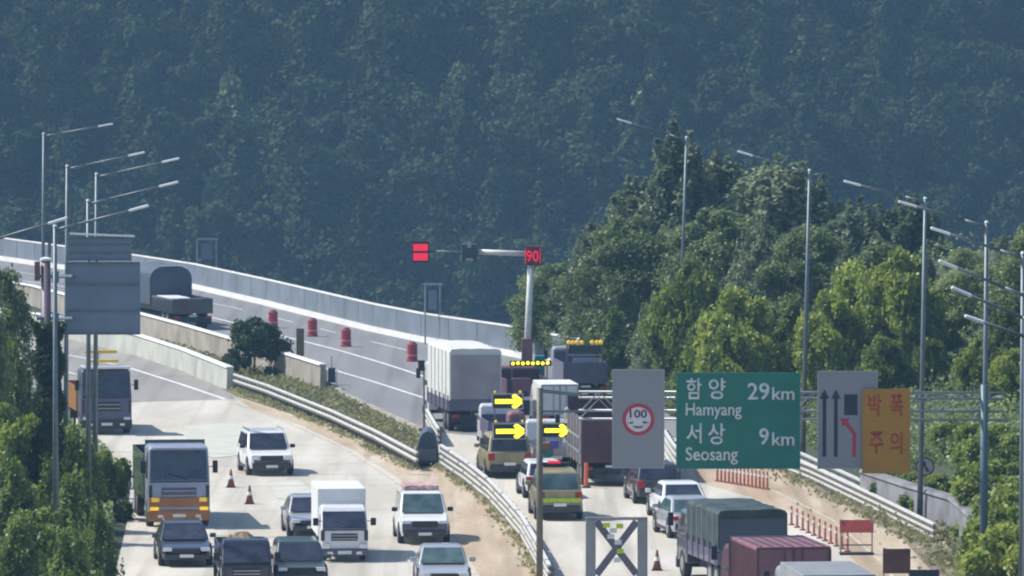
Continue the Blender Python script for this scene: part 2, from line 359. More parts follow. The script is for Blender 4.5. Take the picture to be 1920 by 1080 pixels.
for k, yy in enumerate((836, 872, 912, 958, 1008)):
    line("road_joint", [(250 if yy > 860 else 260, yy + 4), (min(1000, 640 + (yy - 800) * 1.2), yy - 3)], .05, "thin slab joint across the pale concrete", .0215, None, "concd")
# green grey repair patches on the concrete (a stain with a shape of its own)
patch = mat("green grey repair stain", (.40, .44, .375), .8, 0, .1, .8, two=(.53, .50, .43))
sheet("road_patch", [(345, 800), (430, 792), (470, 812), (480, 850), (400, 860), (350, 835)], .0185, patch, "pale green stain on the concrete beside the white car")
sheet("road_patch", [(505, 905), (560, 900), (590, 925), (560, 940), (520, 935)], .0185, patch, "pale green stain in front of the white car")
# ------------------------------------------------------------------ walls and barriers
def strip_wall(name, pts, t, h, m, parent=None, z0=0, bevel=0, world=False):
    W = pts if world else [P(*p) for p in pts]; mb = MB(); rings = []
    for i, p in enumerate(W):
        a = W[max(0, i - 1)]; b = W[min(len(W) - 1, i + 1)]; d = (b - a); d.z = 0; d.normalize(); n_ = Vector((-d.y, d.x, 0)) * t / 2
        rings.append([(p.x - n_.x, p.y - n_.y, z0), (p.x + n_.x, p.y + n_.y, z0), (p.x + n_.x * .8, p.y + n_.y * .8, z0 + h), (p.x - n_.x * .8, p.y - n_.y * .8, z0 + h)])
    mb.loft(rings); return obj(name, mb, m, parent, bevel)
nw = thing("noise_wall", "long blue grey noise wall curving along the far side", "wall", WALLP[5])
def loc(w, t): return [Vector(p) - Vector(t.location) for p in w]
WL = loc(WALLP, nw)
strip_wall("parapet", WL, .45, .32, "concp", nw, 0, 0, True)
strip_wall("panel", WL, .12, 1.25, "noise", nw, .33, 0, True)
strip_wall("top_rail", WL, .16, .10, "concp", nw, 1.585, 0, True)
mb = MB()
for a, b in zip(WL, WL[1:]):
    n_ = int((b - a).length / 4)
    for k in range(n_):
        p = a.lerp(b, k / n_); mb.box((p.x, p.y, .95), (.10, .16, 1.24))
obj("post", mb, "galvd", nw)
mbt = thing("median_barrier", "tall grey brown concrete barrier behind the median, pale top edge", "barrier", P(262, 628))
BA = loc([P(x, y, 0) for x, y in ((-330, 520), (-100, 547), (60, 573), (160, 601), (262, 628), (345, 651), (440, 680), (515, 701), (606, 731))], mbt)
strip_wall("wall", BA, .35, 1.25, "conc", mbt, 0, 0, True); strip_wall("coping", BA, .42, .07, "concp", mbt, 1.253, 0, True)
lb = thing("low_barrier", "lower pale green concrete barrier with squared end at the guardrail", "barrier", P(262, 667))
BB = loc([P(x, y, 0) for x, y in ((-330, 580), (-60, 605), (120, 632), (262, 667), (345, 695), (432, 731))], lb)
strip_wall("wall", BB, .4, 1.12, "concg", lb, 0, 0, True); strip_wall("coping", BB, .46, .06, "concp", lb, 1.123, 0, True)
kb = strip_wall("kerb", [(600, 702), (642, 740), (720, 776), (790, 808)], .3, .14, "conc"); tag(kb, "low dark kerb between median grass and far carriageway", None, None, "structure")

def guardrail(label, pts, heights, hgt=.8, sp=2.0, rail=.10, m="railw", gap=None, bm=.11, w=.13, off=0, group=None, endcap=True):
    W = [P(*p) for p in pts]; t = thing("guardrail", label, "guardrail", W[0], 0, group); Wl = [p - W[0] for p in W]
    for hz in heights:
        mb = MB(); L = 0
        for a, b in zip(Wl, Wl[1:]):
            l = (b - a).length; n = max(1, round(l / 2.0))
            for k in range(n):
                p, q = a.lerp(b, k / n), a.lerp(b, (k + 1) / n); L += 1
                if gap and (L + int(hz * 7)) % gap == 0: q = p.lerp(q, .8)
                mb.bar((p.x, p.y, hz), (q.x, q.y, hz), w, rail)
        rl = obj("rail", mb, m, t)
        mb = MB()
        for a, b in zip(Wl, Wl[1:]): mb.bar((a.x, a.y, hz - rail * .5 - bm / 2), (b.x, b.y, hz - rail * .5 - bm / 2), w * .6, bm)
        obj("shaded_face", mb, "post", rl)  # dark strip standing in for the shaded face below the lit rail top
    D = 0; nxt = 0
    for a, b in zip(Wl, Wl[1:]):
        l = (b - a).length
        while nxt < D + l:
            p = a.lerp(b, (nxt - D) / l); mb = MB(); d = (b - a).normalized()
            mb.box((p.x - d.y * (w / 2 + .07), p.y + d.x * (w / 2 + .07), hgt / 2 - .04), (.11, .13, hgt - .08)); obj("post", mb, "post", t); nxt += sp
        D += l
    return t
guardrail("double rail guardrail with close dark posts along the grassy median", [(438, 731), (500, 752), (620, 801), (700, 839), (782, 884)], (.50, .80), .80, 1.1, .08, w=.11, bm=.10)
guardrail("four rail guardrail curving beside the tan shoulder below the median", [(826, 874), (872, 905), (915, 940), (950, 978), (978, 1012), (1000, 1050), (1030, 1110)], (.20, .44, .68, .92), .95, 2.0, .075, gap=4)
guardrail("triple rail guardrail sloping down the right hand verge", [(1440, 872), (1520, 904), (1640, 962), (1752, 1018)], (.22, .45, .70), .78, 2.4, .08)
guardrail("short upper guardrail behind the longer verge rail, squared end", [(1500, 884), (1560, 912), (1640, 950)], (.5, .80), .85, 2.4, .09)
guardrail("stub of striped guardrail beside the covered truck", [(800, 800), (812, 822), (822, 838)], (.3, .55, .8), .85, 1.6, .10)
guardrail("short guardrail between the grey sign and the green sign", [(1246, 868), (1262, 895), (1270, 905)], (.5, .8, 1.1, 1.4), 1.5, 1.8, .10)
# crash cushion
t = thing("crash_cushion", "dark slate crash cushion at the nose of the median", "crash cushion", P(801, 872))
mb = MB(); rr = []
for k in range(9):
    a = math.pi * k / 8; rr.append((math.cos(a) * .48, math.sin(a)))
mb.loft([[(x, y, .05 + 1.45 * max(0, z) ** .7) for x, z in rr] for y in (-.1, 1.0, 2.2, 3.0)])
obj("cover", mb, "tarpb", t, .05)
mb = MB(); mb.box((0, -.16, .45), (.8, .08, .5)); obj("nose_plate", mb, "concd", t)
mb = MB(); [mb.bar((x, -.25, .5), (x, 3, .5), .06, .2) for x in (-.56, .56)]; obj("side_rail", mb, "galv", t)
# retaining wall on the right
t = thing("retaining_wall", "stained grey concrete retaining wall behind the right rail", "wall", P(1640, 955))
W = loc([P(1622, 948), P(1700, 975), P(1790, 1003), P(1840, 1050)], t)
strip_wall("wall", W, .5, 1.35, "concd", t, 0, 0, True); strip_wall("coping", W, .56, .12, "concd", t, 1.353, 0, True)
# ------------------------------------------------------------------ street lamps
def street_lamp(px, py, side, arm, rise, label, lean=0.0, h=12.7, m="galvd", cat="street lamp", towards=0.0):
    p = P(px, py, h); x, y = p.x, p.y; z0 = float(H(x, y)); 
    t = thing("street_lamp", label, cat, (x - lean * h, y, z0), 0, "street lamps along the motorway")
    hh = h - z0
    mb = MB(); mb.tube((0, 0, 0), (lean * hh, 0, hh), .12, .065, 10); obj("pole", mb, m, t, smooth=True)
    a = Vector((lean * hh, 0, hh - .12)); e = a + Vector((side * arm, towards, rise + .12))
    mb = MB(); mb.tube(a, a.lerp(e, .25) + Vector((0, 0, .0)), .05, .045, 8); mb.tube(a.lerp(e, .25), e, .045, .035, 8); obj("arm", mb, m, t, smooth=True)
    d = (e - a).normalized(); mb = MB()
    q = a.lerp(e, .80); mb.bar(q, e + d * .05, .26, .09); obj("lamp_head", mb, "lampw", t, .03)
    mb = MB(); mb.box((0, 0, .15), (.4, .4, .3)); obj("base", mb, "conc", t)
    mb = MB(); mb.tube((lean * hh, 0, hh), (lean * hh, 0, hh + .08), .08, .05, 8); obj("cap", mb, "lampw", t)
for a in [
    (82, 251, 1, 3.6, .52, "leftmost of the left hand lamps, tallest arm over the valley", .008),
    (126, 312, 1, 3.4, .62, "second highest arm among the left hand street lamps", .008),
    (181, 327, 1, 3.5, .68, "street lamp whose pole passes right of centre before the large grey sign back", .008),
    (165, 377, 1, 3.4, .72, "street lamp whose pole runs down beside the orange truck's cab", .0),
    (103, 425, 1, 3.2, .72, "fifth highest arm of the left hand lamps, crossing above the grey sign back", .0),
    (-42, 452, 1, 2.9, .75, "lowest left hand street lamp, arm entering at the left edge", .0),
    (1288, 258, -1, 3.55, .95, "highest of the right hand street lamps, before the tallest tree top", .03),
    (1518, 320, -1, 3.1, .84, "second highest right hand street lamp, pole beside the green sign", .022),
    (1735, 373, -1, 3.1, .68, "third highest right hand street lamp, above the arrow sign", .015),
    (1850, 418, -1, 3.05, .74, "fourth highest right hand lamp, thick pole by the right edge", .006),
    (1918, 476, -1, 2.85, .80, "fifth right hand lamp, arm tip just left of its neighbour's pole", 0),
    (1925, 548, -1, 2.4, .86, "sixth right hand lamp, arm before the dense green trees", 0),
    (1960, 605, -1, 2.35, .88, "seventh right hand lamp, thick dark arm at the right edge", 0),
    (1975, 640, -1, 2.1, .60, "lowest right hand lamp arm at the right edge", 0)]:
    px, py, side, arm, rise, lab, lean = a
    street_lamp(px, py, side, arm, rise, lab, lean, m="galvd")
# ------------------------------------------------------------------ left cantilever sign, seen from behind
SL = 50.0; D = FPX / SL
def zs(py, s): return HC - (py - YH) / s
cx = (86 - 960) / SL
t = thing("overhead_sign", "back of a large grey overhead sign on a vine covered column at left", "road sign", (cx, D, 0))
mb = MB(); mb.tube((0.05, 0, -.2), (-.02, 0, zs(486, SL)), .23, .18, 14); obj("column", mb, "column", t, smooth=True)
mb = MB(); mb.tube((.10, 0, zs(486, SL)), (.12, 0, zs(455, SL)), .07, .07); obj("antenna", mb, "galvd", t)
mb = MB(); mb.lathe([(.24, 0), (.24, .08), (.1, .12)], (0, 0, zs(488, SL))); obj("cap", mb, "lampw", t)
for py in (518, 597):
    z = zs(py, SL); mb = MB(); mb.bar((-.35, -.1, z), (1.1, -.1, z), .14, .12); mb.box((.35, -.1, z - .02), (.25, .3, .42)); obj("bracket", mb, "galvd", t)
    mb = MB(); mb.box((.72, -.2, z + .03), (.5, .1, .09)); obj("clamp", mb, "lampw", t)
def panel_back(x0, x1, y0, y1, dy):
    X0, X1 = (x0 - 960) / SL - cx, (x1 - 960) / SL - cx; Z1, Z0 = zs(y0, SL), zs(y1, SL)
    mb = MB(); mb.box(((X0 + X1) / 2, dy, (Z0 + Z1) / 2), (X1 - X0, .06, Z1 - Z0)); p = obj("panel", mb, "signback", t, .01)
    mb = MB()
    for k in (0.0, .32, .70, 1.0): zz = Z0 + .05 + (Z1 - Z0 - .1) * k; mb.box(((X0 + X1) / 2, dy - .06, zz), (X1 - X0 - .1, .05, .05))
    obj("rib", mb, "galvd", p)
    return p
panel_back(126, 246, 444, 489, .1); panel_back(121, 262, 491, 628, .1)
mb = MB(); mb.bar(((130 - 960) / SL - cx, .05, zs(438, SL)), ((252 - 960) / SL - cx, .05, zs(443, SL)), .12, .07); obj("top_rail", mb, "lampw", t)
# red white lane boxes on the column
mb = MB(); mb.box((-.33, -.1, zs(508, SL)), (.2, .25, .72)); obj("signal_box", mb, "maroont", t, .02)
# ------------------------------------------------------------------ right gantry with signs
SG = 56.0; DG = FPX / SG
gx = lambda px, s=SG: (px - 960) / s
t = thing("sign_gantry", "lattice sign gantry spanning the right carriageway between two posts", "gantry", (gx(1012), DG, 0))
o0 = gx(1012); X1 = gx(1847) - o0
mb = MB(); mb.tube((0, 0, -.1), (0, 0, zs(728, SG)), .12, .105, 12); obj("post", mb, "brpost", t, smooth=True)
mb = MB(); mb.tube((X1, 0, -.1), (X1, 0, zs(722, SG)), .15, .13, 12); obj("post", mb, "blpost", t, smooth=True)
X2 = gx(1885) - o0
CH = [(.0, 735), (.55, 748), (.0, 770), (.55, 788)]
for dy, py in CH:
    mb = MB(); mb.tube((gx(1085) - o0, dy, zs(py, SG)), (X2, dy, zs(py + 2, SG)), .042, .042, 8); obj("chord", mb, "galv", t, smooth=True)
mb = MB(); zt, zb = zs(735, SG), zs(770, SG); k = 0; x = gx(1090) - o0
while x < X2 - .6:
    a, b = ((x, 0, zb), (x + .6, 0, zt)) if k % 2 == 0 else ((x, 0, zt), (x + .6, 0, zb))
    mb.tube(a, b, .02, .02, 6); mb.tube((a[0], .55, a[2] - .27), (b[0], .55, b[2] - .27), .02, .02, 6); mb.tube((x, 0, zt), (x, .55, zt - .25), .015, .015, 6)
    x += .6; k += 1
obj("lattice", mb, "galv", t)
mb = MB(); mb.bar((0, 0, zs(733, SG)), (gx(1090) - o0, 0, zs(741, SG)), .1, .12); mb.bar((0, 0, zs(772, SG)), (gx(1090) - o0, 0, zs(772, SG)), .08, .08); obj("bracket", mb, "galvd", t)

def sign_panel(name, label, x0, x1, y0, y1, m, dy, frame="galv", s=SG, cat="road sign"):
    Z1, Z0 = zs(y0, s), zs(y1, s); W = (x1 - x0) / s; Hh = Z1 - Z0
    t = thing(name, label, cat, (gx((x0 + x1) / 2, s), DG + dy, Z0))
    mb = MB(); mb.box((0, 0, Hh / 2), (W, .05, Hh)); obj("panel", mb, m, t, .01)
    f = .035; mb = MB()
    for c, d in (((0, -.03, Hh - f / 2), (W, .03, f)), ((0, -.03, f / 2), (W, .03, f)), ((-W / 2 + f / 2, -.03, Hh / 2), (f, .03, Hh - 2 * f)), ((W / 2 - f / 2, -.03, Hh / 2), (f, .03, Hh - 2 * f))): mb.box(c, d)
    obj("frame", mb, frame, t)
    mb = MB(); [mb.box((x, .06, Hh / 2), (.07, .06, Hh * .98)) for x in (-W * .3, W * .3)]; obj("bracket", mb, "galvd", t)
    fx = lambda px: (px - (x0 + x1) / 2) / s; fz = lambda py: (y1 - py) / s
    return t, fx, fz
def ring(mb, cx_, cz, ro, ri, y, th=.01, n=40):
    vs = []
    for r in (ro, ri):
        for yy in (y, y - th):
            for k in range(n): a = 2 * math.pi * k / n; vs.append((cx_ + r * math.cos(a), yy, cz + r * math.sin(a)))
    fs = []
    for k in range(n):
        l = (k + 1) % n; fs += [(n + k, n + l, 3 * n + l, 3 * n + k), (k, 2 * n + k, 2 * n + l, l), (k, l, n + l, n + k), (2 * n + k, 3 * n + k, 3 * n + l, 2 * n + l)]
    mb.add(vs, fs)
# speed limit panel
t, fx, fz = sign_panel("variable_speed_sign", "tall grey sign panel with a red ringed speed limit", 1148, 1246, 692, 878, "signgr", -.3)
mb = MB(); ring(mb, fx(1197), fz(786), 30 / SG, 23.5 / SG, -.03, .012); obj("ring", mb, "signred", t)
mb = MB(); mb.add([(fx(1197) + 23.4 / SG * math.cos(a), -.031, fz(786) + 23.4 / SG * math.sin(a)) for a in [2 * math.pi * k / 32 for k in range(32)]], [tuple(range(32))]); obj("face", mb, mat("pale sign face", (.62, .60, .63), .5), t)
text_obj("lettering", "100", "signink", t, fx(1181), fx(1213), fz(783), fz(768), -.04)
mb = MB()
mb.add([(fx(a), -.045, fz(b)) for a, b in ((1176, 793), (1187, 790), (1187, 794))], [(0, 1, 2)]); mb.add([(fx(a), -.045, fz(b)) for a, b in ((1218, 792), (1206, 789), (1206, 794))], [(0, 1, 2)])
mb.add([(fx(a), -.045, fz(b)) for a, b in ((1187, 798), (1191, 802), (1203, 802), (1207, 798), (1202, 799), (1192, 799))], [(0, 1, 2, 3, 4, 5)])
obj("symbol", mb, "signink", t)
# green distance sign
t, fx, fz = sign_panel("distance_sign", "green distance sign with two place names and kilometres in white", 1268, 1501, 698, 879, "signg", -.3, "teal")
for body, x0, x1, y0, y1, m in (("함", 1287, 1316, 708, 748, "signw"), ("양", 1329, 1361, 708, 748, "signw"), ("29", 1402, 1443, 717, 749, "signw"), ("km", 1448, 1490, 725, 749, "signw"),
                             ("Hamyang", 1286, 1391, 755, 786, "signw"), ("서", 1287, 1316, 793, 831, "signw"), ("상", 1328, 1360, 793, 833, "signw"), ("9", 1424, 1442, 802, 834, "signw"),
                             ("km", 1448, 1490, 810, 835, "signw"), ("Seosang", 1286, 1384, 838, 871, "signw")):
    text_obj("lettering", body, m, t, fx(x0), fx(x1), fz(y1), fz(y0), -.035)
# lane arrow sign
t, fx, fz = sign_panel("lane_arrow_sign", "pale grey lane sign with two black arrows and a red bent arrow", 1533, 1646, 695, 879, "signgr", -.3)
def flat(mb, pts, y=-.035): mb.add([(fx(a), y, fz(b)) for a, b in pts], [tuple(range(len(pts)))])
for ax in (1546, 1567.5):
    mb = MB(); flat(mb, [(ax - 3.5, 856), (ax + 3.5, 856), (ax + 3.5, 745), (ax - 3.5, 745)]); flat(mb, [(ax - 9, 747), (ax + 9, 747), (ax, 729)]); obj("arrow", mb, "signink", t)
mb = MB(); flat(mb, [(1583, 778), (1608, 778), (1608, 739), (1583, 739)]); obj("block_symbol", mb, "signink", t)
mb = MB(); flat(mb, [(1598, 857), (1605, 857), (1606, 812), (1590, 790), (1585, 796), (1599, 815)]); flat(mb, [(1576, 784), (1594, 784), (1581, 800)], -.037); obj("arrow", mb, "signred", t)
# orange sign
t, fx, fz = sign_panel("lane_width_sign", "amber orange work sign lettered in red brown beside the arrow sign", 1617, 1706, 728, 887, "signor", -.42, "signor")
for body, x0, x1, y0, y1 in (("박", 1628, 1652, 738, 780), ("폭", 1668, 1694, 738, 780), ("주", 1630, 1656, 808, 850), ("의", 1668, 1692, 808, 850)):
    text_obj("lettering", body, "signorr", t, fx(x0), fx(x1), fz(y1), fz(y0), -.035)
# circular no pedestrian sign
p = P(1734, 985); zc = HC - (876 + 80) * p.y / FPX
t = thing("round_sign", "round red ringed sign with a black figure on a thin post at right", "road sign", p)
mb = MB(); mb.tube((0, .04, 0), (0, .04, zc + .3), .03, .03, 8); obj("post", mb, "galvd", t)
mb = MB(); mb.tube((0, .0, zc), (0, -.02, zc), .36, .36, 28); obj("disc", mb, mat("greyed sign face", (.40, .34, .33), .6), t)
mb = MB(); ring(mb, 0, zc, .37, .31, -.022, .01, 30); obj("ring", mb, "signbr", t)
mb = MB()
for q in ([(-.06, .2), (.02, .2), (.04, .02), (-.08, .02)], [(-.08, .02), (-.02, .02), (-.10, -.22), (-.16, -.2)], [(-.02, .02), (.04, .02), (.12, -.2), (.06, -.22)], [(-.16, .24), (-.13, .26), (.2, -.2), (.17, -.22)]):
    mb.add([(a, -.024, zc + b) for a, b in q], [(0, 1, 2, 3)])
obj("figure", mb, "signink", t)
# ------------------------------------------------------------------ lane control mast
s = 38.0; bx, dd = (990 - 960) / s, FPX / s
t = thing("signal_mast", "L shaped mast with long arm carrying lit red signs over the road", "signal mast", (bx, dd, 0))
zt = zs(476, s); lean = .18
mb = MB(); mb.tube((-.1, 0, 1.2), (lean - .02, 0, zt), .19, .15, 12); obj("pole", mb, "railw", t, smooth=True)
mb = MB(); mb.box((-.05, 0, 1.6), (.62, .6, 3.2), 0, .85); obj("base", mb, "maroont", t, .04)
mb = MB(); mb.tube((lean, 0, zt), ((897 - 990) / s, 0, zs(472, s)), .13, .13, 10); obj("arm", mb, "railw", t, smooth=True)
mb = MB(); mb.tube(((897 - 990) / s, 0, zs(473, s)), ((800 - 990) / s, 0, zs(471, s)), .06, .05, 8); obj("arm", mb, "galvd", t, smooth=True)
mb = MB(); mb.box(((880 - 990) / s, -.05, zs(473, s)), (.78, .4, .85)); obj("camera_box", mb, "tarpb", t, .05)
mb = MB(); mb.box(((880 - 990) / s, -.3, zs(458, s)), (.18, .12, .3)); mb.box(((880 - 990) / s, -.3, zs(486, s)), (.36, .12, .12)); obj("camera", mb, "galv", t)
b1 = obj("signal_housing", MB().box(((788.5 - 990) / s, -.05, zs(471.5, s)), (.84, .3, 1.05)), "dark", t, .03)
for y0, y1 in ((457, 470), (474, 488)):
    obj("lit_bar", MB().box(((788.5 - 990) / s, -.22, zs((y0 + y1) / 2, s)), (.72, .03, (y1 - y0) / s)), "ledr", b1)
b2 = obj("speed_display", MB().box(((1001 - 990) / s, -.25, zs(479, s)), (.84, .3, .95)), mat("dark red display face", (.10, .01, .02), .5), t, .03)
text_obj("lettering", "90", "ledr", b2, (987 - 990) / s, (1010 - 990) / s, zs(490, s), zs(469, s), -.42)
for xx in (985.5, 1013): obj("lit_edge", MB().box(((xx - 990) / s, -.41, zs(479, s)), (.04, .03, .75)), "ledr", b2)
t = thing("control_box", "teal roadside cabinet beside the red mast base", "cabinet", at_s(1012, 38.5)); obj("body", MB().box((0, 0, 1.3), (.5, .5, 2.6)), "teal", t, .03); obj("plinth", MB().box((0, 0, .1), (.7, .7, .2)), "conc", t)
# portal sign frames behind the wall
for px, s_, y0, w, lab in ((387, 26.5, 448, 36, "pale goalpost frame standing behind the noise wall at left"), (811, 33.0, 533, 28, "pale goalpost frame standing behind the noise wall near the covered truck")):
    q = at_s(px, s_); z0 = float(H(q.x, q.y)); t = thing("portal_frame", lab, "sign frame", (q.x, q.y, z0), 0, "portal frames behind the noise wall")
    zt = zs(y0, s_) - z0; w_ = w / s_
    for x in (-w_ / 2, w_ / 2): obj("post", MB().tube((x, 0, 0), (x, 0, zt), .05, .05, 8), "galv", t)
    obj("crossbar", MB().bar((-w_ / 2 - .05, 0, zt), (w_ / 2 + .15, 0, zt), .1, .12), "galv", t)
    obj("panel", MB().box((0, .05, zt - .9), (w_ * .55, .05, 1.1)), "signback", t)
# ------------------------------------------------------------------ roadside markers, drums, cones, posts
p = P(563, 690); t = thing("marker_board", "narrow yellow brown marker board on a post above the median barrier", "marker", p)
obj("post", MB().tube((0, 0, 0), (0, 0, 1.4), .04), "galvd", t); zc = HC - (642 + 80) * p.y / FPX
obj("board", MB().box((0, -.05, zc), (.42, .05, 1.5)), mat("yellow brown board", (.16, .13, .07), .6, 0, .3, 2), t, .02)
p = P(622, 722); t = thing("marker_block", "small slate grey block with a thin rod between the kerb and barrier", "marker", p)
obj("block", MB().box((0, 0, .45), (.42, .4, .9), 0, .85), "tarpb", t, .03); obj("rod", MB().tube((0, 0, .9), (0, 0, 1.5), .02), "post", t)
for side in (-1, 1): obj("side_plate", MB().box((side * .26, 0, .4), (.04, .3, .8)), "concp", t)
p = P(795, 806); t = thing("roadside_pole", "thin dark pole with a small box left of the covered truck", "pole", p)
obj("pole", MB().tube((0, 0, 0), (0, 0, 3.2), .05, .04), "post", t); obj("box", MB().box((-.12, 0, 3.0), (.3, .25, .5)), "dark", t, .03)
DRUM = None
for i, (px, py, lab) in enumerate([(512, 615, "leftmost red barrier drum on the far carriageway"), (586, 631, "second red barrier drum from the left"), (649, 650, "red barrier drum with a pale cap, third from the left"), (773, 678, "red barrier drum nearest the covered truck")]):
    p = P(px, py)
    if DRUM is None:
        DRUM = thing("barrier_drum", lab, "drum", p, 0, "red drums on the far carriageway")
        obj("body", MB().lathe([(.33, 0), (.33, .08), (.28, .1), (.28, .95), (.2, 1.0)]), "red", DRUM, smooth=False)
        obj("band", MB().lathe([(.286, .30), (.286, .40)]), mat("pink band", (.55, .22, .25), .5), DRUM); obj("cap", MB().lathe([(.2, 1.0), (.18, 1.07), (.05, 1.1)]), "maroont", DRUM)
    else:
        c = copy_tree(DRUM); c.location = p; c["label"] = lab
CONE = None
for px, py, lab, m in [(433, 914, "dusty orange cone left of the other near the white car", "coned"), (468, 945, "dusty orange cone nearer the camera below the white car", "coned"), (1232, 1070, "dark orange cone beside the tarpaulin covered truck", "coned")]:
    p = P(px, py); t = thing("traffic_cone", lab, "cone", p, 0, "traffic cones")
    obj("body", MB().lathe([(.17, .03), (.10, .35), (.035, .74), (.02, .76)], n=16), m, t, smooth=True); obj("base", MB().box((0, 0, .02), (.4, .4, .04)), "dark", t)
    obj("band", MB().lathe([(.112, .36), (.082, .5)], n=16), "plate", t)
p = P(1099, 915); t = thing("delineator", "tall orange lane tube right of the patrol car", "delineator", p)
obj("tube", MB().tube((0, 0, 0), (0, 0, 1.05), .10, .08), mat("bright orange tube", (.62, .14, .06), .5), t); obj("base", MB().lathe([(.2, 0), (.2, .06), (.1, .1)]), "dark", t)
TUBE = None
tub = [(1345 + k * 7.2, 903 + k * 1.2) for k in range(14)] + [(1484 + k * 10.5, 985 + k * 5.0) for k in range(11)]
for k, (px, py) in enumerate(tub):
    p = P(px, py); far = k < 14
    lab = ("orange lane tube %s from the left in the row below the green sign" if far else "orange lane tube %s from the left in the nearer row by the dusty strip") % ["first", "second", "third", "fourth", "fifth", "sixth", "seventh", "eighth", "ninth", "tenth", "eleventh", "twelfth", "thirteenth", "fourteenth"][k if far else k - 14]
    g = "orange tubes below the green sign" if far else "orange tubes in the nearer row"
    if TUBE is None:
        TUBE = thing("lane_tube", lab, "delineator", p, 0, g)
        obj("tube", MB().tube((0, 0, 0), (0, 0, .75), .055, .045), mat("faded orange red tube", (.52, .16, .11), .6, 0, .15, 6), TUBE); obj("base", MB().lathe([(.12, 0), (.12, .05), (.06, .08)]), "coned", TUBE)
        obj("band", MB().tube((0, 0, .5), (0, 0, .6), .06, .058), "plate", TUBE)
    else:
        c = copy_tree(TUBE); c.location = p; c["label"] = lab; c["group"] = g
# work sign boards standing at the lower right
def stand_board(px, py_base, zc, w, h, m, label, tilt=0):
    p = P(px, py_base); t = thing("work_sign", label, "work sign", p, 0)
    mb = MB(); a = Matrix.Rotation(tilt, 4, 'X'); mb.box((0, 0, 0), (w, .05, h)); mb.v = [tuple(a @ Vector(v) + Vector((0, 0, zc))) for v in mb.v]; obj("board", mb, m, t, .01)
    for x in (-w * .46, w * .46): obj("leg", MB().bar((x, .06, 0), (x, .06, zc + h * .5), .05, .05), "galv", t)
    obj("brace", MB().bar((-w * .46, .1, .35), (w * .46, .1, .35), .04, .05), "galvd", t); obj("foot", MB().box((0, 0, .04), (w, .7, .08)), "dark", t)
stand_board(1606, 1040, 1.05, 1.25, .5, "signrr", "dark red board tilted on a low stand before the right rail", -.5)
stand_board(1681, 1120, 1.25, .95, .85, "signbr", "brown work board with a pale post near the bottom right corner")
stand_board(1733, 1140, 1.0, 1.0, .6, "signink", "near black board low at the foot of the right verge")
# ------------------------------------------------------------------ vehicles
def ring8(hw, y, zb, zt, ins=.07, sh=.2):
    return [(-hw * .94, y, zb), (hw * .94, y, zb), (hw, y, zb + sh), (hw, y, zt - sh * .9), (hw - ins, y, zt), (-hw + ins, y, zt), (-hw, y, zt - sh * .9), (-hw, y, zb + sh)]
def wheel(parent, x, y, r, w, part="wheel"):
    o = obj(part, MB().tube((x - w / 2, y, r), (x + w / 2, y, r), r, r, 20), "tyre", parent, .02)
    sgn = 1 if x > 0 else -1; xo = x + sgn * w / 2
    obj("rim", MB().tube((xo - sgn * .02, y, r), (xo + sgn * .012, y, r), r * .62, r * .5, 16), "rim", o)
def origin(px, py, th, L, oncoming):
    p = P(px, py); a = th + (math.pi if oncoming else 0); f = Vector((-math.sin(a), math.cos(a), 0))
    return (p - f * L / 2 if oncoming else p + f * L / 2), a
def quad(mb, a, b, c, d, n=.006):
    a, b, c, d = map(Vector, (a, b, c, d)); nn = (b - a).cross(d - a).normalized() * n
    vs = [p + nn for p in (a, b, c, d)] + [p - nn * .5 for p in (a, b, c, d)]
    mb.add(vs, [(0, 1, 2, 3), (7, 6, 5, 4), (0, 4, 5, 1), (1, 5, 6, 2), (2, 6, 7, 3), (3, 7, 4, 0)])
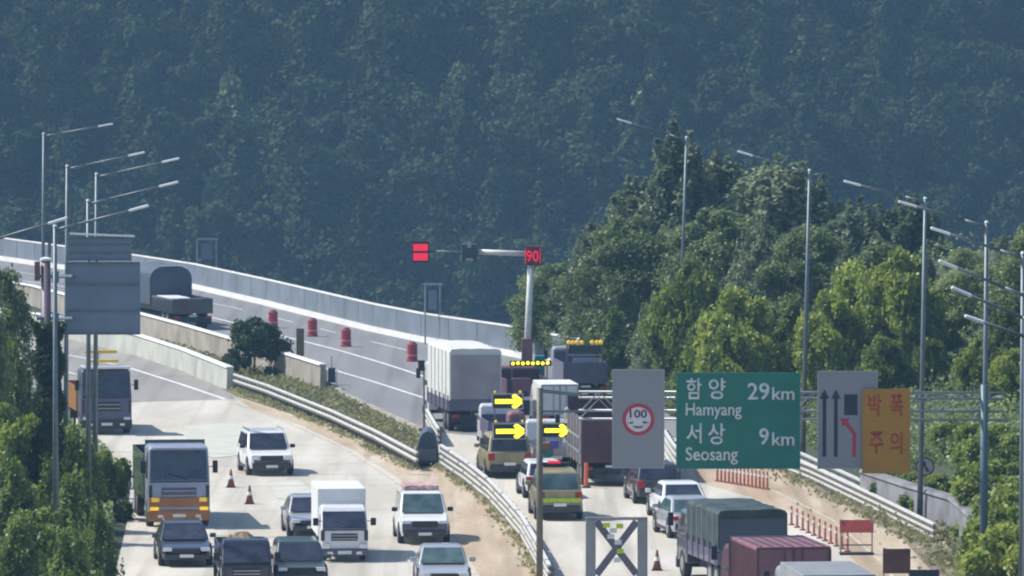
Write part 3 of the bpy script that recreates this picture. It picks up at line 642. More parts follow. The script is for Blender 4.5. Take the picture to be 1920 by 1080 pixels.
def car(name, label, cat, px, py, th, oncoming, W=1.85, L=4.7, Hh=1.47, paint="white", glass="glass", style="sedan", bumper=None, group=None, rails=False, stripe=None, bar=False):
    loc_, a = origin(px, py, R(th), L, oncoming)
    t = thing(name, label, cat, (loc_.x, loc_.y, .02), a, group); hw = W / 2; suv = style != "sedan"
    zbt = Hh * (.60 if suv else .63)                       # belt line
    zh = Hh * (.575 if suv else .55)                       # bonnet front height
    yb = -L / 2
    if style == "sedan":
        st = [(-L / 2, .84, .38, zbt * .86), (-L / 2 + .18, .95, .27, zbt * .99), (-L * .33, 1, .24, zbt * 1.03), (0, 1, .22, zbt), (L * .2, 1, .22, zbt * .98), (L * .40, .97, .24, zh * .95), (L / 2 - .12, .90, .27, zh * .84), (L / 2, .78, .36, zh * .7)]
        g = [(-L * .36, -L * .20), (L * .07, L * .23)]
    else:
        st = [(-L / 2, .88, .42, zbt), (-L / 2 + .14, .97, .32, zbt * 1.03), (-L * .25, 1, .28, zbt), (0, 1, .27, zbt), (L * .24, 1, .27, zbt * .99), (L * .41, .96, .28, zh * .93), (L / 2 - .1, .91, .32, zh * .84), (L / 2, .80, .42, zh * .70)]
        g = [(-L / 2 + .06, -L / 2 + .45), (L * .10, L * .26)]
    body = obj("body", MB().loft([ring8(hw * k, y, zb, zt) for y, k, zb, zt in st]), paint, t, .035)
    # greenhouse
    (rb, rt), (ft, fb) = g; zr = Hh; ti = .16 if not suv else .12
    bw, tw = hw - .06, hw - ti - .06
    low = [(-bw, rb, zbt - .03), (bw, rb, zbt - .03), (bw, fb, zbt - .05), (-bw, fb, zbt - .05)]
    top = [(-tw, rt, zr - .06), (tw, rt, zr - .06), (tw, ft, zr - .05), (-tw, ft, zr - .05)]
    crown = [(x * .86, y + (.12 if y < 0 else -.12), zr) for x, y, z in top]
    obj("roof", MB().loft([low, top, crown]), paint, t, .06)
    lerp = lambda p, q, k: tuple(p[i] + (q[i] - p[i]) * k for i in range(3))
    def win(nm, p0, p1, q1, q0, i=.07, j=.10):
        # p0,p1 bottom edge, q1,q0 top edge
        A = lerp(lerp(p0, p1, i), lerp(q0, q1, i), j); B = lerp(lerp(p0, p1, 1 - i), lerp(q0, q1, 1 - i), j)
        C = lerp(lerp(p0, p1, 1 - i), lerp(q0, q1, 1 - i), 1 - j * .7); D_ = lerp(lerp(p0, p1, i), lerp(q0, q1, i), 1 - j * .7)
        mb = MB(); quad(mb, A, B, C, D_, .012); return obj(nm, mb, glass, t)
    win("windscreen", low[2], low[3], top[3], top[2], .05, .08); win("rear_window", low[0], low[1], top[1], top[0], .07, .12)
    for s_ in (0, 1):
        lo = (low[1], low[2], top[2], top[1]) if s_ else (low[3], low[0], top[0], top[3])
        for k0, k1 in ((.03, .48), (.51, .96)):
            mb = MB(); A = lerp(lerp(lo[0], lo[1], k0), lerp(lo[3], lo[2], k0), .12); B = lerp(lerp(lo[0], lo[1], k1), lerp(lo[3], lo[2], k1), .12)
            C = lerp(lerp(lo[0], lo[1], k1), lerp(lo[3], lo[2], k1), .88); D_ = lerp(lerp(lo[0], lo[1], k0), lerp(lo[3], lo[2], k0), .88)
            quad(mb, A, B, C, D_, .012); obj("side_window", mb, glass, t)
    bm_ = bumper or "bump"
    obj("front_bumper", MB().box((0, L / 2 - .02, .42 if suv else .36), (W * .86, .16, .26 if suv else .2)), bm_, t, .04)
    obj("rear_bumper", MB().box((0, -L / 2 + .02, .46), (W * .88, .16, .28)), bm_, t, .04)
    obj("grille", MB().box((0, L / 2 + .0, zh * .72), (W * .5, .08, .16 if not suv else .24)), "grille", t, .02)
    for s_ in (-1, 1):
        obj("headlight", MB().box((s_ * hw * .72, L / 2 - .07, zh * .78), (.34, .16, .14)), "hlamp", t, .03)
        obj("tail_light", MB().box((s_ * hw * .80, -L / 2 + .04, zbt * .84), (.28, .12, .16 if not suv else .3)), "tail", t, .02)
        mr = obj("mirror", MB().box((s_ * (hw + .10), L * .17, zbt + .10), (.22, .12, .16)), "dark" if paint in ("white",) and suv else paint, t, .03)
        for y in (-L * .30, L * .31): wheel(t, s_ * (hw - .085), y, .35 if suv else .32, .22)
    obj("number_plate", MB().box((0, -L / 2 - .065, .62), (.5, .02, .13)), "plate", t); obj("number_plate", MB().box((0, L / 2 + .07, .40), (.5, .02, .11)), "plate", t)
    for s_ in (-1, 1):
        obj("sill", MB().box((s_ * (hw - .03), 0, .30), (.07, L * .56, .14)), "bump", t, .02)
        for y in (-L * .22, L * .0, L * .21): obj("door_seam", MB().box((s_ * (hw - .004), y, (zbt + .35) / 2), (.012, .02, zbt - .62)), "dark", t)
        for y in (-L * .30, L * .31): obj("wheel_arch", MB().tube((s_ * (hw - .10), y, .37), (s_ * (hw + .002), y, .37), .42, .42, 20), "dark", t)
    obj("cowl", MB().box((0, fb + .04, zbt - .02), (W * .78, .16, .05)), "dark", t, .02)
    if rails:
        for s_ in (-1, 1): obj("roof_rail", MB().bar((s_ * tw * .93, rt + .2, zr + .05), (s_ * tw * .93, ft - .2, zr + .05), .05, .05), "silver", t)
    if stripe: obj("stripe", MB().box((0, -L / 2 - .045, .80), (W * .9, .02, .16)), stripe, t)
    if bar:
        b = obj("light_bar", MB().box((0, .1, zr + .12), (1.15, .28, .12)), "dark", t, .02); obj("red_lens", MB().box((-.05, -.05, zr + .20), (.5, .1, .1)), "ledr", b); obj("bar_mount", MB().box((0, .1, zr + .03), (.9, .1, .06)), "dark", b)
    return t
def truck(name, label, cat, px, py, th, oncoming, W=2.45, L=9.5, cabH=2.9, cabL=2.0, cab="white", glass="glass", cargo="box", cm="boxw", ch=3.0, cargo2=None, bm_="bump", group=None, wheel_r=.5, visor=False, bed=None):
    loc_, a = origin(px, py, R(th), L, oncoming)
    t = thing(name, label, cat, (loc_.x, loc_.y, .02), a, group); hw = W / 2; small = cabH < 2.3
    zf = .55 if not small else .42; yf = L / 2; yc = yf - cabL
    zw = zf + (cabH - zf) * .48; cw = hw * .97
    cabm = MB(); cabm.loft([[(-cw, y0, zz), (cw, y0, zz), (cw * k, y1, zz), (-cw * k, y1, zz)] for zz, y0, y1, k in ((zf, yc, yf, 1), (zw, yc, yf - .02, 1), (cabH - .12, yc, yf - (.30 if not small else .55), .96))] + [[(-cw * .9, yc + .1, cabH), (cw * .9, yc + .1, cabH), (cw * .88, yf - (.45 if not small else .7), cabH), (-cw * .88, yf - (.45 if not small else .7), cabH)]])
    obj("cab", cabm, cab, t, .05)
    dyt = .30 if not small else .55
    mb = MB(); quad(mb, (cw * .93, yf + .0 - .02, zw + .04), (-cw * .93, yf - .02, zw + .04), (-cw * .90, yf - dyt + .05, cabH - .22), (cw * .90, yf - dyt + .05, cabH - .22), .03); obj("windscreen", mb, glass, t)
    for s_ in (-1, 1):
        mb = MB(); q = [(s_ * cw, yf - .35, zw + .05), (s_ * cw, yc + .35, zw + .05), (s_ * cw * .97, yc + .35, cabH - .3), (s_ * cw * .97, yf - .55, cabH - .3)]
        if s_ < 0: q = q[::-1]
        quad(mb, *q, .02); obj("side_window", mb, glass, t)
        m_ = obj("mirror", MB().box((s_ * (hw + .17), yf + .02, zw + (.55 if not small else .28)), (.2, .1, .48 if not small else .28)), "dark", t, .03)
        obj("mirror_arm", MB().bar((s_ * (hw - .05), yf - .05, zw + .55 if not small else zw + .3), (s_ * (hw + .15), yf, zw + .55 if not small else zw + .3), .03, .03), "dark", m_)
        obj("headlight", MB().box((s_ * hw * .78, yf + .03, zf + .15), (.32, .1, .2)), "hlamp" if bm_ != "orange" else "amber", t, .03)
        obj("tail_light", MB().box((s_ * hw * .78, -L / 2 - .03, .72), (.36, .06, .14)), "tail", t, .01)
    obj("grille", MB().box((0, yf + .01, zf + (zw - zf) * .62), (W * .55, .05, (zw - zf) * .34)), "grille" if cab != "lav" else "purp", t, .02)
    obj("front_bumper", MB().box((0, yf + .0, zf - .08), (W * .98, .22, .42 if not small else .28)), bm_, t, .05)
    gz = zf + (zw - zf) * .62; gh = (zw - zf) * .34
    obj("grille_slat", MB().box((0, yf + .045, gz - gh * .22), (W * .53, .03, .03)).box((0, yf + .045, gz + gh * .22), (W * .53, .03, .03)), "silver", t)
    obj("sill_trim", MB().box((0, yf + .012, zw - .02), (W * .9, .03, .05)), "dark", t)
    for s_ in (-1, 1):
        obj("corner_vent", MB().box((s_ * hw * .90, yf + .0, (zf + zw) / 2 + .15), (.14, .05, (zw - zf) * .5)), "bump", t, .02)
        obj("door_seam", MB().box((s_ * (cw + .002), yc + .3, (zf + zw) / 2), (.012, .025, zw - zf - .1)).box((s_ * (cw + .002), yf - .3, (zf + zw) / 2), (.012, .025, zw - zf - .1)), "dark", t)
        obj("fog_lamp", MB().box((s_ * hw * .6, yf + .115, zf - .1), (.2, .03, .1)), "hlamp", t)
    obj("number_plate", MB().box((0, yf + .12, zf - .08), (.5, .02, .12)), "plate", t)
    obj("wiper", MB().bar((-.3, yf + .03, zw + .07), (.35, yf - .0, zw + .28), .03, .03), "dark", t)
    obj("chassis", MB().box((0, -cabL * .2, .62 if not small else .5), (W * .6, L - .5, .28)), "chas", t)
    obj("rear_bumper", MB().box((0, -L / 2 + .02, .55), (W * .92, .12, .18)), "chas", t, .02); obj("number_plate", MB().box((0, -L / 2 - .05, .78), (.5, .02, .16)), "plate", t)
    for s_ in (-1, 1):
        obj("mudguard", MB().box((s_ * hw * .75, -L / 2 + .25, .55), (.5, .03, .5)), "dark", t)
        ys = [yf - cabL * .55, -L * .28] + ([-L * .28 - wheel_r * 2.2] if L > 7 else [])
        for y in ys: wheel(t, s_ * (hw - .17), y, wheel_r, .28 if not small else .2)
    y0, y1 = -L / 2 + .05, yc - .12; zb = .95 if not small else .78; cl = y1 - y0; ym = (y0 + y1) / 2
    if cargo in ("box", "container"):
        o = obj("cargo_box", MB().box((0, ym, (zb + ch) / 2), (W, cl, ch - zb)), cm, t, .03)
        fr = MB()
        if cargo == "container":
            k = y0 + .1
            while k < y1: fr.box((-hw - .015, k, (zb + ch) / 2), (.03, .12, ch - zb - .2)); fr.box((hw + .015, k, (zb + ch) / 2), (.03, .12, ch - zb - .2)); k += .3
            for k in range(7): fr.box((-hw + .2 + k * (W - .4) / 6, ym, ch + .008), (.1, cl - .2, .016))
        for x in (-hw + .04, 0, hw - .04): fr.box((x, y0 - .03, (zb + ch) / 2), (.07, .06, ch - zb - .1))
        for z in (zb + .05, ch - .05): fr.box((0, y0 - .03, z), (W - .2, .05, .06))
        for x in (-.3, .3): fr.tube((x, y0 - .06, zb + .1), (x, y0 - .06, ch - .1), .02, .02, 6)
        obj("door_frame", fr, cargo2 or cm, o)
    elif cargo == "tarp":
        n = 9; rings = []
        N = 16; rnd = random.Random(int(px))
        for i in range(N + 1):
            y = y0 + cl * i / N; bow = .03 if i % 3 else 0.0
            r_ = [(-hw, y, zb), (hw, y, zb)] + [(hw * math.cos(math.pi * k / n) * (1.0 if 0 < k < n else 1), y, ch - .16 - bow * .5 + .16 * math.sin(math.pi * k / n) ** .3 + rnd.uniform(-.02, .02)) for k in range(n + 1)]
            rings.append(r_)
        o = obj("tarpaulin", MB().loft(rings), cm, t, 0, True)
        for p_ in o.data.polygons: p_.use_smooth = False
        for k in range(1, 6):
            yk = y0 + cl * k / 6; obj("strap", MB().bar((-hw - .012, yk, zb + .1), (-hw - .012, yk, ch - .15), .02, .05).bar((hw + .012, yk, zb + .1), (hw + .012, yk, ch - .15), .016, .03), "greyp", o)
        mb = MB(); mb.box((0, y0 - .02, (zb + ch - .3) / 2 + .02), (W - .12, .04, ch - .34 - zb)); obj("rear_flap", mb, cargo2 or cm, t, .04)
        mb = MB(); mb.box((0, y0 - .03, zb + .28), (W, .06, .55)); obj("tailgate", mb, bed or "purp", t, .02)
        for s_ in (-1, 1):
            sd = MB(); sd.box((s_ * (hw + .02), ym, zb + .25), (.05, cl, .5)); [sd.box((s_ * (hw + .05), y0 + .3 + k * (cl - .6) / 5, zb + .35), (.05, .07, .75)) for k in range(6)]; obj("side_board", sd, bed or "greyp", t)
    else:   # open bed
        hgt = ch - zb
        bd = MB(); bd.box((0, ym, zb + .04), (W, cl, .08))
        obj("bed_floor", bd, cm, t)
        for s_ in (-1, 1): obj("side_board", MB().box((s_ * (hw - .03), ym, zb + hgt / 2 + .08), (.06, cl, hgt)), cm, t, .01)
        obj("tailgate", MB().box((0, y0 + .03, zb + hgt / 2 + .08), (W - .13, .06, hgt)), cm, t, .01); obj("headboard", MB().box((0, y1 - .03, zb + hgt * .7), (W - .13, .06, hgt * 1.4)), cm, t)
        if cargo == "load":
            mb = MB(); nx, ny = 9, 12; rnd = random.Random(int(px))
            vs = [(-hw + .1 + (W - .2) * i / (nx - 1), y0 + .15 + (cl - .3) * j / (ny - 1), zb + hgt * .8 + (.5 * math.sin(math.pi * i / (nx - 1)) * math.sin(math.pi * j / (ny - 1)) ** .5) + rnd.uniform(-.09, .12)) for j in range(ny) for i in range(nx)]
            mb.add(vs, [(j * nx + i, j * nx + i + 1, (j + 1) * nx + i + 1, (j + 1) * nx + i) for j in range(ny - 1) for i in range(nx - 1)]); obj("load", mb, cargo2 or "dirt", t)
    if visor: obj("sun_visor", MB().box((0, yf - .12, cabH - .1), (W * .86, .35, .08)), cab, t, .02)
    t["L"] = L; return t
def arrow_board(t, L, W, zb, zt, lit="led", shape="arrow"):
    y = -L / 2 + .3
    b = obj("arrow_board", MB().box((0, y, (zb + zt) / 2), (W, .1, zt - zb)), "dark", t, .02)
    h = zt - zb; m_ = (zb + zt) / 2; mb = MB(); yy = y - .06
    X = W * .44; a = -X
    mb.box((-.06 * W, yy, m_), (X * 1.62, .03, h * .30))
    for s_ in (-1, 1): mb.bar((X, yy, m_), (X - h * .55, yy, m_ + s_ * h * .44), .03, h * .3)
    obj("lit_arrow", mb, lit, b)
    fr = MB()
    for z in (zb, zt): fr.box((0, y - .03, z), (W + .08, .1, .05))
    for x in (-W / 2, W / 2): fr.box((x, y - .03, m_), (.05, .1, h))
    obj("board_frame", fr, "galv", b)
    for x in (-W * .42, W * .42): obj("corner_lamp", MB().tube((x, y - .02, zt + .1), (x, y - .1, zt + .1), .06, .05, 10), "ledy", b)
    for s_ in (-1, 1): obj("board_post", MB().bar((s_ * W * .42, y + .1, zb - .9), (s_ * W * .42, y + .1, zt), .06, .06), "galvd", b)
# --- oncoming side
t = truck("dump_truck", "dump truck with orange bumper and dark windscreen, lower left", "truck", 336, 990, 7, True, 2.45, 8.2, 3.15, 2.0, "lav", cargo="bed", cm="dgreen", ch=2.6, bm_="orange", visor=True)
obj("orange_panel", MB().box((0, 4.13, .98), (2.36, .05, .36)), "orange", t, .02)
for s_ in (-1, 1): obj("marker_lamp", MB().box((s_ * .92, 4.19, 1.08), (.3, .05, .16)), "ledy", t, .02)
t = truck("road_work_truck", "work truck with yellow roof bars behind the left lamp poles", "truck", 200, 815, 9, True, 2.4, 7.5, 3.0, 2.0, "purp", cargo="bed", cm="orange", ch=2.0, bm_="bump")
obj("roof_cap", MB().box((0, 3.25, 3.09), (2.2, 1.5, .12)), "white", t, .04)
for z, y in ((3.35, 3.2), (3.75, 2.6)): obj("light_bar", MB().box((.15, y, z), (1.5, .2, .14)), "yellow", t, .03)
obj("roof_rack", MB().bar((-1, 3.0, 3.1), (1, 3.0, 3.1), .4, .08), "orange", t); obj("rack_post", MB().bar((.3, 2.8, 3.1), (.3, 2.8, 3.7), .06, .06), "post", t)
car("sports_utility_car", "white SUV driving alone on the pale concrete", "car", 510, 893, 9, True, 1.95, 4.7, 1.78, "white", style="suv", rails=True)
car("sedan_car", "navy sedan with a bright windscreen at the lower left edge of the road", "car", 350, 1064, 6, True, 1.9, 4.8, 1.46, "navy", rails=True)
car("sedan_car", "silver sedan half hidden left of the small white box truck", "car", 588, 1009, 6, True, 1.86, 4.6, 1.46, "silver")
truck("box_truck", "small white box truck with dark windscreen among the oncoming cars", "truck", 646, 1054, 5, True, 1.76, 5.6, 2.0, 1.5, "white", cargo="box", cm="boxw", ch=2.55, wheel_r=.33, bm_="purp")
t = car("sports_utility_car", "white SUV with a pinkish roof load beside the tan shoulder", "car", 797, 1022, 4, True, 1.9, 5.2, 1.84, "white", "glassg", "suv")
obj("roof_load", MB().box((0, -1.1, 1.93), (1.35, 2.0, .2)), mat("faded pink cargo", (.45, .30, .28), .8, 0, .5, 6, bump=.6), t, .05)
obj("lower_fascia", MB().box((0, 2.54, .62), (1.72, .14, .42)), "purp", t, .05)
car("sedan_car", "silver sedan at the bottom edge nearest the tan shoulder", "car", 834, 1112, 3, True, 1.86, 4.7, 1.47, "silver", "glassg")
truck("pickup_truck", "dark blue small truck loaded with brown debris at the bottom", "truck", 463, 1122, 5, True, 1.76, 5.4, 1.95, 1.5, "navy", "glass", "load", "navy", 1.6, "dirt", wheel_r=.34)
car("hatchback_car", "dark green hatchback at the bottom beside the debris truck", "car", 566, 1106, 5, True, 1.84, 4.4, 1.55, "dgreen", style="suv")
# --- right side, driving away
truck("covered_truck", "tall covered truck with white tarpaulin side and grey rear door", "truck", 892, 810, 8.5, False, 2.42, 9.6, 2.8, 2.0, "white", cargo="tarp", cm="tarpw", ch=3.85, cargo2="tarpg", bed="purp")
t = truck("covered_truck", "far truck with a domed slate tarpaulin and a long low rear bed", "truck", 362, 619, 16, False, 2.45, 12.5, 2.3, 1.9, "maroont", cargo="bed", cm="char", ch=1.75, bm_="bump")
mb = MB(); rings = []
for y in (-.6, 1.0, 2.6, 4.1): rings.append([(-1.3, y, 1.2), (1.3, y, 1.2)] + [(1.3 * math.cos(math.pi * k / 10), y, 2.75 + .85 * math.sin(math.pi * k / 10) ** .8) for k in range(11)])
obj("domed_tarpaulin", mb.loft(rings), "tarpb", t, .04); obj("dome_edge", MB().bar((-.6, -.64, 3.56), (.6, -.64, 3.56), .06, .06), "lampw", t)
obj("load_cover", MB().box((-.35, -2.6, 1.55), (1.6, 3.6, .55), 0, .9), "boxw", t, .12); obj("rear_box", MB().box((.3, -5.2, 1.55), (1.7, 1.4, .5), 0, .9), "purp", t, .08)
t = truck("light_board_truck", "work truck with a low row of yellow lamps left of the gantry post", "truck", 992, 778, 7, False, 2.15, 6, 2.1, 1.6, "maroont", cargo="bed", cm="maroon", ch=1.6, wheel_r=.4)
obj("lamp_housing", MB().box((.1, -2.74, 2.45), (2.0, .12, .26)), "dark", t, .02)
mb = MB()
for k in range(8): mb.tube((-.75 + k * .24, -2.8, 2.45 + .02 * (k % 2)), (-.75 + k * .24, -2.9, 2.45 + .02 * (k % 2)), .085, .07, 10)
obj("lamp_row", mb, "led", t)
for x in (-.8, .9): obj("lamp_post", MB().bar((x, -2.78, .9), (x, -2.78, 2.4), .06, .06), "galvd", t)
obj("rear_cabinet", MB().box((-.35, -2.85, 1.3), (.9, .3, .9)), "maroont", t, .03)
t = truck("road_work_truck", "tall work truck with an amber topped frame near the trees", "truck", 1098, 756, 6, False, 2.2, 6.5, 2.5, 1.6, "greyp", cargo="bed", cm="purp", ch=1.9, wheel_r=.45)
obj("frame_top", MB().bar((-.85, -2.9, 2.95), (.85, -2.9, 2.95), .1, .1), "galvd", t)
for x in (-.8, -.6, -.4, -.15, .35, .6, .8): obj("amber_lamp", MB().tube((x, -2.95, 2.97), (x, -3.05, 2.97), .11, .08, 10), "ledy", t); obj("frame_bar", MB().bar((-.85, -2.9, 2.35), (.85, -2.9, 2.35), .1, .08), "railw", t)
obj("frame_screen", MB().box((0, -2.86, 2.64), (1.6, .04, .36)), "dgreen", t); obj("lower_panel", MB().box((.05, -2.9, 1.75), (1.3, .06, .9)), "lav", t)
for x in (-.88, .88): obj("frame_post", MB().bar((x, -2.85, .9), (x, -2.85, 3.0), .07, .07), "galvd", t)
truck("box_truck", "small white box truck between the arrow truck and the amber frame truck", "truck", 1050, 812, 6, False, 1.76, 5.2, 2.1, 1.5, "white", cargo="box", cm="boxw", ch=2.25, wheel_r=.34, cargo2="greyp")
t = truck("arrow_truck", "farther arrow board truck showing the upper yellow arrow", "truck", 953, 850, 6, False, 1.8, 5.2, 1.95, 1.5, "white", cargo="bed", cm="purp", ch=1.3, wheel_r=.34); arrow_board(t, 5.2, 1.35, 1.95, 2.6)
obj("generator", MB().box((.45, -1.5, 1.35), (.8, 1.1, .9)), "maroont", t, .2)
t = car("arrow_truck", "dusty beige wagon carrying a lit yellow right arrow", "work car", 956, 898, 6, False, 1.95, 4.9, 1.82, "beige", style="suv")
arrow_board(t, 4.9, 1.35, 1.66, 2.3)
t = truck("arrow_truck", "white truck with a lit yellow arrow and coloured gear on its bed", "truck", 1043, 893, 5, False, 1.95, 5.2, 2.15, 1.5, "white", cargo="bed", cm="silver", ch=1.15, wheel_r=.34); arrow_board(t, 5.2, 1.15, 1.62, 2.2)
for x, z, m in ((-.45, 1.25, "orange"), (-.1, 1.35, "blue"), (.5, 1.3, "silver"), (-.35, 1.0, "teal")): obj("equipment", MB().box((x, -2.62, z), (.4, .25, .35)), m, t, .04)
car("patrol_car", "patrol wagon with red roof bar and lime stripe before the gantry post", "car", 1050, 977, 4, False, 1.84, 4.9, 1.92, "beige", "glassg", "suv", stripe="vest", bar=True)
car("compact_car", "small white car mostly hidden left of the patrol wagon", "car", 1024, 936, 6, False, 1.7, 3.9, 1.5, "white", style="suv")
t = truck("cargo_truck", "dark maroon cargo truck mostly hidden behind the grey speed sign", "truck", 1146, 912, 5, False, 2.45, 9.0, 2.8, 1.9, "greyp", cargo="bed", cm="maroon", ch=2.7, bm_="bump")
for k in range(5): obj("stake", MB().bar((-1.28, -4.2 + k * 1.3, .9), (-1.28, -4.2 + k * 1.3, 2.9), .08, .06), "railw", t)
for z in (1.4, 2.0): obj("side_rail", MB().bar((-1.3, -4.4, z), (-1.3, 2.2, z), .04, .1), "galv", t)
car("sports_utility_car", "charcoal SUV seen from behind below the grey speed sign", "car", 1236, 947, 6, False, 1.86, 4.7, 1.62, "char", style="suv")
car("sedan_car", "white sedan behind the charcoal SUV in the right lanes", "car", 1288, 980, 8, False, 1.86, 4.7, 1.47, "white")
car("sedan_car", "pale silver sedan partly hidden by the dark tarpaulin truck", "car", 1306, 1012, 9, False, 1.86, 4.7, 1.5, "silver", "glassg")
truck("covered_truck", "truck under a sagging dark green tarpaulin at the lower right", "truck", 1412, 1112, 10, False, 2.45, 7.6, 2.4, 1.9, "char", cargo="tarp", cm="tarpd", ch=2.88, cargo2="tarpb", bed="purp")
truck("container_truck", "dusty maroon container truck at the bottom of the right lanes", "truck", 1488, 1178, 9, False, 2.5, 6.6, 2.3, 1.8, "maroon", cargo="container", cm="maroont", ch=2.66, cargo2="maroon")
truck("box_truck", "grey box truck roof cut by the bottom edge beside the work boards", "truck", 1574, 1242, 6, False, 2.3, 7.0, 2.5, 1.8, "greyp", cargo="box", cm="greyp", ch=2.72, cargo2="galvd")
# trailer with the X braced frame
pt = P(1152, 1140); t = thing("frame_trailer", "trailer with an upright open X braced frame in the right lanes", "trailer", (pt.x, pt.y + 1.6, .02), R(3))
y = -1.4
obj("deck", MB().box((0, 0, .72), (1.9, 2.6, .16)), "chas", t, .03); obj("body", MB().box((0, -1.2, .55), (2.0, .3, .34)), "char", t, .03); obj("drawbar", MB().bar((0, 1.2, .5), (0, 3.4, .5), .12, .12), "chas", t)
for s_ in (-1, 1): wheel(t, s_ * .95, .1, .36, .22); obj("tail_light", MB().box((s_ * .8, -1.38, .55), (.3, .05, .12)), "tail", t); obj("strut", MB().bar((s_ * .88, 1.0, .8), (s_ * .88, -1.35, 2.4), .07, .07), "galvd", t)
fr = MB()
for x in (-.88, .88): fr.box((x, y, 1.85), (.34, .14, 2.35))
fr.box((0, y, 3.0), (2.1, .14, .1)); fr.box((0, y, .72), (1.42, .12, .2)); obj("frame", fr, "greyp", t, .02)
fx_ = obj("cross_brace", MB().bar((-.68, y - .02, 1.1), (.68, y - .02, 2.9), .06, .24).bar((.68, y + .05, 1.1), (-.68, y + .05, 2.9), .06, .24), "purp", t)
for x, z, m in ((-.35, 2.78, "vest"), (-.12, 2.6, "signw"), (.1, 2.75, "vest"), (-.2, 2.4, "signw"), (.05, 2.2, "signw"), (.12, 1.9, "vest"), (.02, 1.6, "signw")): obj("reflector", MB().box((x, y - .1, z), (.24, .05, .16)), m, fx_, .02)
for x, m in ((-.92, "ledr"), (.95, "ledy")): obj("marker_lamp", MB().box((x, y - .1, .9), (.24, .05, .14)), m, t, .02)
# ------------------------------------------------------------------ foliage
rng = np.random.default_rng(11)
def leaves(C, size, N=None, jitter=.5, up=.35):
    n = len(C); C = np.asarray(C, float)
    d = rng.normal(size=(n, 3)); 
    if N is not None: d = d * jitter + N
    d[:, 2] += up; d /= np.linalg.norm(d, axis=1)[:, None] + 1e-9
    r = rng.normal(size=(n, 3)); u = np.cross(d, r); u /= np.linalg.norm(u, axis=1)[:, None] + 1e-9; w = np.cross(d, u)
    s_ = size * rng.uniform(.6, 1.3, (n, 1)); u = u * s_ * .5; w = w * s_ * .8
    V = np.stack([C - w, C + u - w * .1, C + w, C - u - w * .1], 1); return V.reshape(-1, 3)
def quadmesh(name, V, m):
    n = len(V) // 4; me = bpy.data.meshes.new(name)
    me.vertices.add(len(V)); me.vertices.foreach_set("co", V.astype(np.float32).ravel())
    me.loops.add(n * 4); me.loops.foreach_set("vertex_index", np.arange(n * 4, dtype=np.int32))
    me.polygons.add(n); me.polygons.foreach_set("loop_start", np.arange(0, n * 4, 4, dtype=np.int32)); me.polygons.foreach_set("loop_total", np.full(n, 4, np.int32))
    me.update(calc_edges=True); me.materials.append(m); return me
def crown_points(h, w, n, kind, z0=.25, lobes=26):
    """points on the shells of uneven clumps that fill a crown envelope"""
    L = []
    for k in range(lobes):
        f = rng.uniform(0, 1) ** .85; z = h * (z0 + (1 - z0) * f)
        if kind == "cone": r = w / 2 * (1 - f) ** .75 * 1.05
        elif kind == "column": r = w / 2 * math.sin(math.pi * min(.97, .12 + f * .86)) ** .6
        else: r = w / 2 * math.sqrt(max(.03, 1 - (f * 2 - .85) ** 2 / 1.35))
        a = rng.uniform(0, 2 * math.pi); q = r * math.sqrt(rng.uniform(.25, 1))
        lr = w * (.07 + .10 * rng.uniform()) * (1.0 if kind == "round" else .75) * (1 if f < .85 else .6)
        L.append((q * math.cos(a), q * math.sin(a), z, lr))
    L.append((0, 0, h * .96, w * .09)); L = np.array(L)
    pr = L[:, 3] ** 2; pr /= pr.sum(); idx = rng.choice(len(L), n, p=pr)
    d = rng.normal(size=(n, 3)); d /= np.linalg.norm(d, axis=1)[:, None]
    if kind in ("cone", "feather"):
        ph = rng.uniform(0, 6.28, 6); k1 = .72 if kind == "cone" else .45
        f = rng.uniform(0, 1, n) ** (1.25 if kind == "cone" else 1.0); a = rng.uniform(0, 6.283, n)
        R0 = w / 2 * ((1 - f) ** k1 * .97 + .03) * np.clip(f * 9 + .55, 0, 1)
        mod = .80 + .20 * np.sin(2 * a + 7 * f + ph[0]) + .16 * np.sin(5 * a - 15 * f + ph[1]) + .12 * np.sin(9 * a + 31 * f + ph[2]) + .10 * np.sin(3 * a + 60 * f + ph[3])
        rr = R0 * mod * rng.uniform(.15, 1, n) ** .45
        z = h * (z0 + (1 - z0) * f) + rng.normal(size=n) * .15
        C = np.stack([rr * np.cos(a), rr * np.sin(a), z], 1)
        # upright sprigs that break the outline
        ns = 150; m_ = n // 3; base = C[rng.choice(n, ns)]; hh = rng.uniform(.3, 1.15, ns); q = rng.integers(0, ns, m_); u = rng.uniform(0, 1, m_)
        C[:m_] = base[q] * np.array([1.04, 1.04, 1]) + np.stack([rng.normal(size=m_) * .11 * (1.2 - u), rng.normal(size=m_) * .11 * (1.2 - u), u * hh[q]], 1)
        nrm = np.stack([np.cos(a), np.sin(a), np.full(n, .35)], 1); return C, nrm
    rad = L[idx, 3][:, None] * (rng.uniform(.35, 1.0, (n, 1)) ** .7 * rng.choice([1, 1, 1.35], (n, 1)))
    C = L[idx, :3] + d * rad * np.array([1, 1, .85 if kind != "column" else 1.3])
    return C, d
def trunk_mesh(h, r, n=5):
    mb = MB(); p = Vector((0, 0, -.4)); rr = r
    for k in range(4):
        q = p + Vector((random.uniform(-.12, .12) * h * .12, random.uniform(-.12, .12) * h * .12, h * .22)); mb.tube(p, q, rr, rr * .72, 8); rr *= .72; p = q
        for _ in range(2):
            a = random.uniform(0, 6.28); mb.tube(q, q + Vector((math.cos(a) * h * .17, math.sin(a) * h * .17, h * .14)), rr * .6, rr * .2, 6)
    me = bpy.data.meshes.new("trunk"); me.from_pydata(mb.v, [], mb.f); me.update(); me.materials.append(M["bark"]); return me
TV = {}
